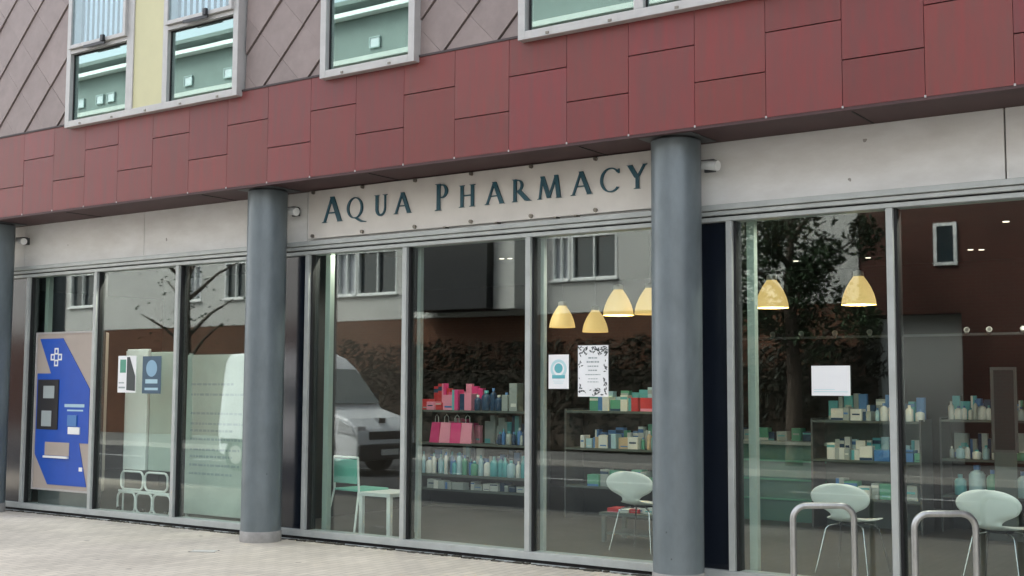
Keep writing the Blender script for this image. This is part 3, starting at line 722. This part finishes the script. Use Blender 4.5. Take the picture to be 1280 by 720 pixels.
CN = dict(pink='bright pink', palepink='pale pink', pred='red', pwhite='white', pgreen='green', pblue='blue', navy='navy', teal='teal', ptan='tan', porange='orange', pgrey='grey', plblue='pale blue')
random.seed(5)
def row(x0, x1, y, z, kind, ms, w, h, where, gap=.02, jit=.45, d=.14):
    x = x0; i = 0; gap *= .35; w *= .85
    while x < x1:
        ww = w * random.uniform(1 - jit, 1 + jit); hh = h * random.uniform(.62, 1.1); m_ = ms[i % len(ms)] if len(ms) < 4 else random.choice(ms)
        g_ = kind + 's ' + where
        lb = f'{CN[m_]} {kind} {where}'
        if kind == 'bottle': bottle(x + ww / 2, y + random.uniform(-.03, .03), z, ww / 2, hh, m_, lb, g_, random.choice(('pwhite', 'pblue', 'teal')))
        else: carton(x + ww / 2, y + random.uniform(-.03, .03), z, ww, hh, d, m_, lb, g_, random.uniform(-.1, .1), kind)
        x += ww + gap * random.uniform(.3, 1.6); i += 1
row(-10.1, -9.75, 3.0, 1.32, 'carton', ['pred', 'palepink'], .12, .14, 'on the top shelf at the left end of the pink display')
row(-9.75, -9.32, 3.0, 1.32, 'carton', ['palepink', 'pink'], .16, .24, 'on the top shelf of the pink display in the wide window')
row(-9.25, -8.75, 3.0, 1.32, 'bottle', ['navy'], .12, .28, 'on the top shelf beside the pink boxes')
row(-8.78, -8.6, 3.0, 1.32, 'carton', ['pgrey'], .1, .32, 'upright at the right end of the pink box shelf')
def bag(x, y, z, w, h, m, label, group):
    t2 = thing('gift_bag', label, 'bag', (x, y, z + .001), random.uniform(-.2, .2), group)
    o = MB(); o._add([(-w / 2, -.06, 0), (w / 2, -.06, 0), (w / 2, .06, 0), (-w / 2, .06, 0), (-w * .46, -.02, h), (w * .46, -.02, h), (w * .46, .02, h), (-w * .46, .02, h)],
                     [(0, 3, 2, 1), (4, 5, 6, 7), (0, 1, 5, 4), (1, 2, 6, 5), (2, 3, 7, 6), (3, 0, 4, 7)]); o.build('bag', m, t2)
    MB().tube([(-w * .2, 0, h), (-w * .18, 0, h + .07), (0, 0, h + .10), (w * .18, 0, h + .07), (w * .2, 0, h)], .005, 6).build('handle', 'pwhite', t2)
for i, (x, m_, lb) in enumerate(((-9.88, 'pink', 'bright pink bag at the left of the middle shelf'), (-9.72, 'palepink', 'pale pink bag on the middle shelf between two bright ones'),
                             (-9.55, 'pink', 'bright pink bag at the centre of the middle shelf'), (-9.38, 'palepink', 'pale pink bag at the right end of the middle shelf'))):
    bag(x, 3.0, .9, .16, .26, m_, lb, 'pink bags on the middle shelf')
row(-10.1, -8.5, 3.0, .5, 'bottle', ['plblue', 'pwhite', 'teal', 'pgreen', 'pblue', 'pwhite', 'plblue'], .09, .26, 'in the long row on the lower shelf below the pink bags')
row(-7.6, -7.1, 3.1, 1.34, 'carton', ['pgreen', 'pwhite'], .15, .18, 'on the top shelf left of the right column')
row(-7.08, -6.8, 3.1, 1.34, 'carton', ['pred'], .2, .2, 'on the top shelf nearest the right column')
row(-7.7, -7.0, 3.1, .90, 'carton', ['pwhite', 'plblue', 'ptan'], .11, .16, 'on the middle shelf left of the right column', gap=.06)
row(-6.98, -6.5, 3.1, .90, 'bottle', ['teal', 'pgreen', 'ptan'], .09, .2, 'on the middle shelf nearest the right column', gap=.05)
row(-7.6, -6.6, 3.1, .45, 'carton', ['pgreen', 'pgrey'], .14, .2, 'on the bottom shelf left of the right column')
row(-6.38, -6.12, 1.5, .35, 'book', ['pred', 'pwhite'], .14, .05, 'lying at the left end of the low table', d=.2)
row(-6.1, -5.95, 1.5, .35, 'carton', ['pwhite'], .16, .13, 'standing in the middle of the low table')
row(-5.88, -5.6, 1.5, .35, 'carton', ['teal'], .12, .12, 'at the right end of the low table')
row(-4.95, -4.5, 4.0, 1.26, 'carton', ['pwhite', 'pgrey'], .12, .16, 'on the top shelf below the blank notice')
row(-4.45, -4.0, 4.0, 1.26, 'bottle', ['plblue', 'pwhite', 'pwhite'], .1, .2, 'on the top shelf beside the white cartons')
row(-5.0, -4.5, 4.0, .82, 'carton', ['pwhite', 'pwhite', 'pgrey'], .12, .17, 'on the middle shelf above the chair back')
row(-4.45, -4.0, 4.0, .82, 'carton', ['pblue', 'pgreen'], .16, .15, 'on the middle shelf beside the mullion')
row(-4.9, -4.1, 4.0, .4, 'carton', ['pgrey', 'pgreen', 'pwhite'], .15, .2, 'on the bottom shelf behind the chair')
row(-3.8, -3.3, 4.5, 1.28, 'bottle', ['pwhite'], .08, .2, 'in the white row on the top shelf behind the rightmost window', gap=.01)
row(-3.25, -2.6, 4.5, 1.28, 'bottle', ['navy', 'pgrey'], .09, .22, 'among dark bottles on the top right shelf', gap=.02)
row(-3.8, -2.4, 4.5, .85, 'bottle', ['pwhite', 'pgreen', 'pgrey', 'plblue', 'pwhite'], .09, .16, 'in the mixed row on the middle shelf behind the rightmost window', gap=.05)
row(-3.75, -3.0, 4.5, .45, 'bottle', ['teal', 'plblue', 'pgreen'], .16, .32, 'of large size on the low shelf behind the rightmost window', gap=.08)
row(-6.7, -5.4, 4.5, .99, 'carton', ['pgrey', 'pgreen', 'navy'], .14, .14, 'on top of the green counter', gap=.12)
row(-10.1, -9.3, 3.0, 1.60, 'packet', ['pink', 'palepink', 'pgrey'], .13, .10, 'piled above the pink boxes', d=.1) if False else None
row(-9.95, -9.4, 2.94, .32, 'carton', ['pgrey'], .16, .12, 'low down under the bottle row of the pink display', d=.12)
row(-9.3, -8.5, 3.05, .32, 'carton', ['pwhite', 'navy', 'pgrey', 'pgrey'], .10, .10, 'low down at the right of the pink display')
row(-8.9, -8.42, 3.0, .9, 'bottle', ['navy', 'pblue', 'pgrey'], .08, .24, 'on the middle shelf right of the pink bags')
row(-9.2, -8.5, 3.0, .9, 'carton', ['navy', 'teal', 'pgrey', 'pwhite'], .10, .15, 'small on the middle shelf behind the bags') if False else None
row(-10.1, -9.3, 3.22, 1.32, 'packet', ['pink', 'palepink', 'pred', 'pink'], .11, .32, 'at the back of the top pink shelf', d=.06)
row(-9.95, -9.3, 3.2, .9, 'packet', ['palepink', 'pink', 'navy', 'palepink'], .11, .36, 'behind the pink bags', d=.06)
row(-9.25, -8.5, 3.2, .9, 'packet', ['navy', 'pblue', 'pgrey', 'teal'], .10, .34, 'at the back right of the middle shelf', d=.06)
row(-10.1, -8.5, 3.2, .5, 'packet', ['plblue', 'pwhite', 'pgrey', 'navy', 'pblue'], .09, .33, 'behind the row of bottles', d=.06)
row(-7.6, -6.4, 3.25, 1.34, 'packet', ['pwhite', 'pgreen', 'teal', 'plblue', 'plblue'], .10, .26, 'at the back of the top shelf left of the right column', d=.08)
row(-7.6, -6.4, 3.25, .90, 'packet', ['pgreen', 'pgrey', 'pwhite', 'pblue', 'pwhite'], .10, .27, 'at the back of the middle shelf left of the right column', d=.08)
row(-5.05, -4.05, 4.2, 1.26, 'packet', ['pgrey', 'navy', 'teal', 'pwhite', 'pblue'], .09, .28, 'at the back of the top shelf below the blank notice', d=.06)
row(-5.05, -4.05, 4.2, .82, 'packet', ['pgrey', 'navy', 'teal', 'plblue', 'pwhite'], .09, .26, 'at the back of the middle shelf below the blank notice', d=.06)
row(-3.8, -2.4, 4.72, 1.28, 'packet', ['pgrey', 'navy', 'pblue', 'pgreen', 'teal'], .09, .28, 'at the back of the top shelf behind the rightmost window', d=.06)
row(-3.8, -2.4, 4.72, .85, 'packet', ['pgrey', 'navy', 'pwhite', 'pgreen', 'pgrey'], .10, .26, 'at the back of the middle shelf behind the rightmost window', d=.06)
# track of clip-on spots along the top of the back display
t_ = thing('spot_rail', 'row of small bright spotlights on a rail deep inside behind the right windows', 'light rail', (-4.6, 4.0, 2.2), 0)
MB().box(-1.5, 2.4, -.015, .015, -.01, .015).build('rail', 'alu_dark', t_)
for x in (-1.5, 2.38): MB().box(x - .02 , x + .02, -.016, .017, .016, 1.09).build('hanger', 'alu_dark', t_)
for x in (-1.05, -.7, -.3, .1, .42, 1.15, 1.38, 1.72):
    sp = MB().tube([(x, 0, .02), (x + .02, -.07, .05)], [.02, .032], 10).build('spotlight', 'alu_pale', t_)
    MB().lathe([(0, 0), (.022, 0)], 0, 0, 12).build('lens', 'steel', sp, loc=(x + .021, -.074, .052)).rotation_euler = (R(65), 0, 0)

# ================================================================== STREET OPPOSITE (seen in the glass)
OB = thing('apartment_block', 'pale rendered apartment block with brown brick ground floor reflected in the windows', 'building', (-25, -18, 0))
o_ = lambda m: shift(m, 25, 18, 0)
o_(MB().box(-60, -9.4, -18.4, -18.0, .001, 3.6)).build('brick_base', 'brick', OB)
# rendered wall with real openings built from strips
rw = MB()
wins = [(-25.67, -24.89, 4.4, 5.72, 1), (-24.85, -23.3, 4.4, 5.72, 0), (-32.5, -31.86, 4.5, 5.7, 1), (-30.7, -29.7, 4.5, 5.7, 0), (-17.8, -17.26, 4.5, 5.7, 1), (-17.2, -15.8, 4.5, 5.7, 0),
        (-39, -37.6, 4.5, 5.7, 0), (-44, -42.6, 4.5, 5.7, 1), (-14.4, -13.2, 4.5, 5.7, 0), (-28.6, -27.9, 4.5, 5.7, 0)]
wins += [(a, b, c + 3.0, d + 3.0, 1 - k) for a, b, c, d, k in wins]
wins = sorted(wins)
def wall_with(wins, x0, x1, z0, z1, y0, y1, m):
    for zr0, zr1, lo, hi in ((z0, 6.6, 3, 6), (6.6, z1, 6, 9)):
        ws = sorted([w_ for w_ in wins if lo < w_[2] < hi]); x = x0
        for (a, b, c, d, k_) in ws:
            m.box(x, a, y0, y1, zr0, zr1); m.box(a, b, y0, y1, zr0, c); m.box(a, b, y0, y1, d, zr1); x = b
        m.box(x, x1, y0, y1, zr0, zr1)
wall_with(wins, -60, -9.4, 3.62, 11.0, -18.4, -18.02, rw)
o_(rw).build('rendered_wall', 'render', OB)
for (a, b, c, d, k_) in wins:
    f = MB(); fr(f, a + .001, b - .001, c + .001, d - .001, .05, -18.12, -18.0); f.box((a + b) / 2 - .02, (a + b) / 2 + .02, -18.11, -18.01, c + .05, d - .05); f.box(a - .06, b + .06, -18.02 + .001, -17.93, c - .05, c)
    w_ = o_(f).build('window', 'white', OB)
    o_(MB().box(a + .05, b - .05, -18.2, -18.13, c + .05, d - .05)).build('pane', 'glass_blind' if k_ else 'glass_simple', w_)
o_(MB().box(-60, -9.4, -18.9, -18.3, 11.15, 12.46).box(-60, -9.4, -18.9, -18.0, 12.82, 12.95)).build('top_storey', 'clad_dark', OB)
o_(MB().box(-60, -9.4, -18.9, -17.9, 11.005, 11.145)).build('parapet', 'render', OB)
o_(MB().box(-60, -9.4, -18.9, -18.0, 12.47, 12.6)).build('gutter', 'white', OB)
o_(MB().box(-60, -9.4, -27.0, -19.5, 0, 12.3)).build('rear_wall', 'render', OB)
for x in (-36.9, -35.8, -35.2, -31.2, -29.3, -27, -23.1, -18.2, -14.8):
    f = MB(); a, b, c, d = x - .2, x + .2, 11.45, 11.78; fr(f, a, b, c, d, .03, -18.299, -18.24); w_ = o_(f).build('window', 'pgrey', OB)
    o_(MB().box(a + .03, b - .03, -18.299, -18.26, c + .03, d - .03)).build('pane', 'glass_blind', w_)
# navy glazed stair bay with stepped fins
bay = MB().box(-21.9, -19.2, -17.98, -16.9, 3.75, 9.5)
o_(bay).build('stair_bay', 'navy_bay', OB)
fn = MB()
for i in range(22): fn.box(-21.9 - .25 - .35 * ((i * 37 % 10) / 10), -21.9, -17.7, -17.4, 3.85 + i * .19, 3.85 + i * .19 + .07)
o_(fn).build('fin', 'navy_bay', OB)
o_(MB().box(-19.19, -18.5, -17.98, -17.2, 3.75, 9.5)).build('rendered_pier', 'render', OB)
BB = thing('brick_house', 'dark red brick building across the street reflected in the right windows', 'building', (-7, -18, 0))
b_ = lambda m: shift(m, 7, 18, 0)
b_(MB().box(-9.3, -5.3, -20, -17.9, 3.3, 11).box(-8.4 + 1.3, -5.3, -20, -17.9, 0, 3.299)).build('wall', 'brick_dark', BB)
b_(MB().box(-8.5, -7.11, -20, -18.2, 0, 3.29)).build('rendered_ground_floor', 'render', BB)
f = MB(); fr(f, -7.65, -7.15, 4.35, 5.3, .07, -17.899, -17.84); w_ = b_(f).build('window', 'white', BB); b_(MB().box(-7.58, -7.22, -17.899, -17.86, 4.42, 5.23)).build('pane', 'glass_simple', w_)
b_(MB().box(-5.29, 20, -20, -18.0, 0, 8)).build('side_wing', 'render', BB)
for x in (-3, 2, 6, 11):
    f = MB(); fr(f, x, x + 1.3, 1.0, 2.4, .07, -17.999, -17.94); w_ = b_(f).build('window', 'white', BB); b_(MB().box(x + .07, x + 1.23, -17.999, -17.96, 1.07, 2.33)).build('pane', 'glass_simple', w_)

CB = thing('added_shade_building', 'added unseen brown brick building shading the columns from the right', 'building', (10, 0, 0))  # added out of view to darken the right side of the columns
c_ = lambda m: shift(m, -10, 0, 0)
c_(MB().box(5.2, 15, -5.5, 8, 0, 11)).build('wall', 'brick_dark', CB)
for y in (-4.6, -2.6):
    for z in (.9, 4.2, 7.4):
        f = MB().box(5.13, 5.199, y, y + 1.2, z, z + 1.5); w_ = c_(f).build('window', 'white', CB)
        c_(MB().box(5.11, 5.129, y + .07, y + 1.13, z + .07, z + 1.43)).build('pane', 'glass_simple', w_)
def tree(x, y, h, cr, label, n=2600, seed=1, bare=False):
    random.seed(seed); t_ = thing('street_tree', label, 'tree', (x, y, 0), 0, 'street trees across the road')
    tr = MB(); tr.tube([(0, 0, 0), (.05, .03, h * .25), (-.05, .05, h * .5), (.05, 0, h * .8)], [.19, .15, .11, .04], 10)
    tips = []
    for i in range(12):
        a = i * 2.4; z0 = h * (.28 + .045 * i); l = cr * random.uniform(.6, 1)
        p1 = (math.cos(a) * l * .5, math.sin(a) * l * .5, z0 + l * .45); p2 = (math.cos(a) * l, math.sin(a) * l, z0 + l * .75)
        tr.tube([(0, 0, z0), p1, p2], [.07, .045, .015], 6); tips += [p1, p2]
    tr.build('trunk', 'bark', t_)
    cw = MB()
    cl_ = [(Vector(p) + Vector((random.gauss(0, .25), random.gauss(0, .25), random.gauss(0, .25))), cr * random.uniform(.22, .42)) for p in tips for _ in range(2)] + [(Vector((0, 0, h * .85)), cr * .5)]
    for i in range(n):
        c, r = random.choice(cl_); d = Vector((random.gauss(0, 1), random.gauss(0, 1), random.gauss(0, 1))).normalized() * r * random.random() ** .4
        p = c + d; a = Vector((random.gauss(0, 1), random.gauss(0, 1), random.gauss(0, 1))).normalized(); b = a.orthogonal().normalized(); s_ = random.uniform(.05, .10)
        cw.tone = random.uniform(.6, 1.3)
        cw.quad(p - a * s_, p - b * s_ * .5, p + a * s_, p + b * s_ * .5)
    cw.build('crown', 'leaf', t_)
tree(-9.9, -15.2, 7.5, 1.5, 'leafy dark green street tree reflected beside the right pendant lamps', 9000, 2)
def hedge(x0, x1, h, label, n, seed):
    random.seed(seed); t_ = thing('hedge', label, 'hedge', ((x0 + x1) / 2, -17.2, 0), 0, 'dark hedges along the far building'); w_ = (x1 - x0) / 2
    MB().box(-w_ + .2, w_ - .2, -.35, .3, 0, h * .8).build('inner_twigs', 'bark', t_, bevel=.15)
    m = MB()
    for i in range(n):
        x = random.uniform(-w_, w_); z = h * random.random() ** .7 * (1 + .10 * math.sin(x * 1.9) + .06 * math.sin(x * 5.3)); y = random.uniform(.25, .6)
        if random.random() < .25: y = random.uniform(-.5, .5); z = h * random.uniform(.8, 1.1)
        a = Vector((random.gauss(.5, .6), random.gauss(0, .5), random.gauss(.6, .6))).normalized(); b = a.orthogonal().normalized(); s_ = random.uniform(.05, .13); p = Vector((x, y, z))
        m.tone = random.uniform(.4, 1.1); m.quad(p - a * s_, p - b * s_ * .3, p + a * s_, p + b * s_ * .3)
    m.build('foliage', 'hedge_leaf', t_)
hedge(-24.5, -12.2, 2.6, 'tall dark twiggy hedge reflected behind the pink display', 9000, 6)
hedge(-11.8, -8.6, 2.4, 'shorter dark hedge reflected under the street tree', 3000, 8)
tree(-29.5, -15.5, 8.5, 2.2, 'thinly leaved street tree reflected in the left windows', 350, 4)

# ---- white van, nose toward +x
M['van_seam'] = M['gasket']
V = thing('parked_van', 'short white high-roofed van parked in the road, reflected right of the left column', 'van', (-18.9, -9.1, -.12), 0)
def loft(m, rings, mi=0):
    n = len(rings[0]); vs = [p for r in rings for p in r]
    fs = [(i * n + k, (i + 1) * n + k, (i + 1) * n + (k + 1) % n, i * n + (k + 1) % n) for i in range(len(rings) - 1) for k in range(n)]
    m._add(vs, fs, mi, False); m._add(rings[0], [tuple(range(n))], mi); m._add(rings[-1], [tuple(range(n - 1, -1, -1))], mi)
side = [(-.85, .35), (-.9, .9), (-.85, 2.25), (-.7, 2.42), (.75, 2.46), (1.08, 2.34), (1.32, 2.12), (2.02, 1.30), (2.68, 1.12), (2.95, .88), (2.98, .35), (2.5, .3), (-.7, .3)]
m = MB()
def yw(x, z): return .97 - (.13 if z > 2.2 else .06 if z > 1.25 else 0) - (.10 if x > 2.6 else 0)
n = len(side)
v = [(x, -yw(x, z), z) for x, z in side] + [(x, yw(x, z), z) for x, z in side]
m._add(v, [tuple(range(n)), tuple(range(2 * n - 1, n - 1, -1))] + [(i, n + i, n + (i + 1) % n, (i + 1) % n) for i in range(n)])
vb = m.build('body', 'van_white', V, bevel=.05)
MB()._add  # noqa
ws = MB()
ws._add([(1.36, -.76, 2.07), (1.36, .76, 2.07), (1.96, .84, 1.37), (1.96, -.84, 1.37)], [(0, 1, 2, 3)])
ws.v = [(a + .03, b, c + .03) for a, b, c in ws.v]
o = ws.build('windscreen', 'screen_glass', V); sd = o.modifiers.new('Solidify', 'SOLIDIFY'); sd.thickness = .02
for sy in (-1, 1):
    w2 = MB(); y_ = sy * .925
    w2.prism([(.75, 1.32), (1.68, 1.32), (1.2, 1.92), (.75, 1.92)], y_ - .01, y_ + .01); w2.build('side_window', 'glass_simple', V)
    MB().box(1.62, 1.78, sy * 1.0 - .09, sy * 1.0 + .09, 1.32, 1.62).build('wing_mirror', 'black', V, bevel=.02)
    MB().prism([(2.45, .86), (2.90, .80), (2.80, .98), (2.50, 1.10)], sy * .885 - .03, sy * .885 + .03).box(2.80, 2.93, sy * .86 - .0 if sy < 0 else .62, sy * .62 if sy < 0 else .86, .80, .97).build('headlight', 'lens', V, bevel=.01)
    for x in (-.3, 1.95):
        wh = MB().tube([(x, sy * .78, .33), (x, sy * 1.0, .33)], .33, 28).build('wheel', 'tyre', V, bevel=.02)
        MB().tube([(x, sy * 1.0, .33), (x, sy * 1.008, .33)], .19, 20).build('rim', 'alu_pale', wh)
MB().box(2.80, 3.03, -.86, .86, .30, .62).build('bumper', 'black', V, bevel=.04)
MB().box(2.90, 2.975, -.55, .55, .70, .86).build('grille', 'black', V, bevel=.01)
MB().box(-.8, 2.4, -.975, -.968, .55, .66).box(-.8, 2.4, .968, .975, .55, .66).build('side_moulding', 'black', V)
for sy in (-1, 1):
    MB().box(.62, .63, sy * .955 - .02, sy * .955 + .02, .6, 1.9).box(1.66, 1.67, sy * .965 - .012, sy * .965 + .012, .6, 1.3).build('door_gap', 'gasket', V)
    MB().box(.72, .86, sy * .985 - .012, sy * .985 + .012, 1.12, 1.15).build('door_handle', 'black', V)
mb_ = MB(); mb_.prismz([(2.70, -.1), (2.82, -.1), (2.82, .1), (2.70, .1)], 1.02, 1.12); mb_.build('badge', 'chrome', V)
MB().box(3.03, 3.04, -.26, .26, .40, .51).build('number_plate', 'pwhite', V)

def car(loc, rz, label, paint):
    V = thing('parked_car', label, 'car', loc, rz, 'cars parked across the road')
    side = [(-2.1, .3), (-2.15, .8), (-1.95, .98), (-1.2, 1.02), (1.0, .98), (1.95, .80), (2.1, .62), (2.1, .3)]
    m = MB(); n = len(side); v = [(x, -.86 + (.08 if abs(x) > 2 else 0), z) for x, z in side] + [(x, .86 - (.08 if abs(x) > 2 else 0), z) for x, z in side]
    m._add(v, [tuple(range(n)), tuple(range(2 * n - 1, n - 1, -1))] + [(i, n + i, n + (i + 1) % n, (i + 1) % n) for i in range(n)]); m.build('body', paint, V, bevel=.06)
    cab = [(-1.85, .98, .80), (-1.35, 1.42, .62), (.15, 1.45, .62), (1.05, .98, .80)]
    m = MB(); n = 4; v = [(x, -w, z) for x, z, w in cab] + [(x, w, z) for x, z, w in cab]
    m._add(v, [tuple(range(n)), tuple(range(2 * n - 1, n - 1, -1))] + [(i, n + i, n + (i + 1) % n, (i + 1) % n) for i in range(n)]); m.build('windows', 'glass_simple', V, bevel=.03)
    MB().box(-1.32, .1, -.6, .6, 1.445, 1.475).build('roof', paint, V, bevel=.012)
    for sy in (-1, 1):
        MB().box(2.0, 2.115, sy * .78 - .0 if sy < 0 else .45, sy * .45 if sy < 0 else .78, .62, .74).build('headlight', 'lens', V, bevel=.01)
        for x in (-1.35, 1.35):
            wh = MB().tube([(x, sy * .7, .32), (x, sy * .88, .32)], .32, 24).build('wheel', 'tyre', V, bevel=.02); MB().tube([(x, sy * .88, .32), (x, sy * .887, .32)], .2, 16).build('rim', 'alu_pale', wh)

# ================================================================== world, sun, camera
w = bpy.data.worlds.new('World'); scn.world = w; w.use_nodes = True
N = w.node_tree.nodes; L = w.node_tree.links
EL, AZ = R(48), R(205)        # sun behind the pharmacy, through thin cloud
sky = N.new('ShaderNodeTexSky'); sky.sky_type = 'NISHITA'; sky.sun_disc = False
sky.sun_elevation = EL; sky.air_density = 1.0; sky.dust_density = 4.0; sky.ozone_density = 1.0
hs = N.new('ShaderNodeHueSaturation'); hs.inputs['Saturation'].default_value = .35
L.new(sky.outputs[0], hs.inputs['Color']); L.new(hs.outputs[0], N['Background'].inputs['Color'])
N['Background'].inputs['Strength'].default_value = .15
# direction TO the sun in world space
sd_ = Vector((-.7, .71, 0)).normalized() * math.cos(EL) + Vector((0, 0, math.sin(EL)))
sky.sun_rotation = math.atan2(sd_.x, sd_.y)
sun = bpy.data.lights.new('sun', 'SUN'); sun.energy = 1.4; sun.angle = R(20); sun.color = (1, .97, .93)
so = bpy.data.objects.new('sun', sun); COL.objects.link(so); so.rotation_euler = (-sd_).to_track_quat('-Z', 'Y').to_euler()

cam = bpy.data.cameras.new('camera'); co = bpy.data.objects.new('camera', cam); COL.objects.link(co)
cam.sensor_width = 36; cam.lens = 36 * 1521.95 / 1280; cam.clip_end = 500; cam.clip_start = .05
yaw, pit, rol = R(34.810), R(4.721), R(.272)
fw = Vector((-math.sin(yaw) * math.cos(pit), math.cos(yaw) * math.cos(pit), math.sin(pit)))
r0 = Vector((math.cos(yaw), math.sin(yaw), 0)); u0 = r0.cross(fw)
r2 = r0 * math.cos(rol) + u0 * math.sin(rol); u2 = r2.cross(fw)
co.matrix_world = Matrix(((r2.x, u2.x, -fw.x, 0), (r2.y, u2.y, -fw.y, -9.5158), (r2.z, u2.z, -fw.z, 1.6), (0, 0, 0, 1)))
scn.camera = co
vs = scn.view_settings; vs.view_transform = 'Standard'; vs.look = 'None'; vs.exposure = 2.17; vs.gamma = 1; vs.use_curve_mapping = False
scn.render.resolution_x = 1024; scn.render.resolution_y = 576
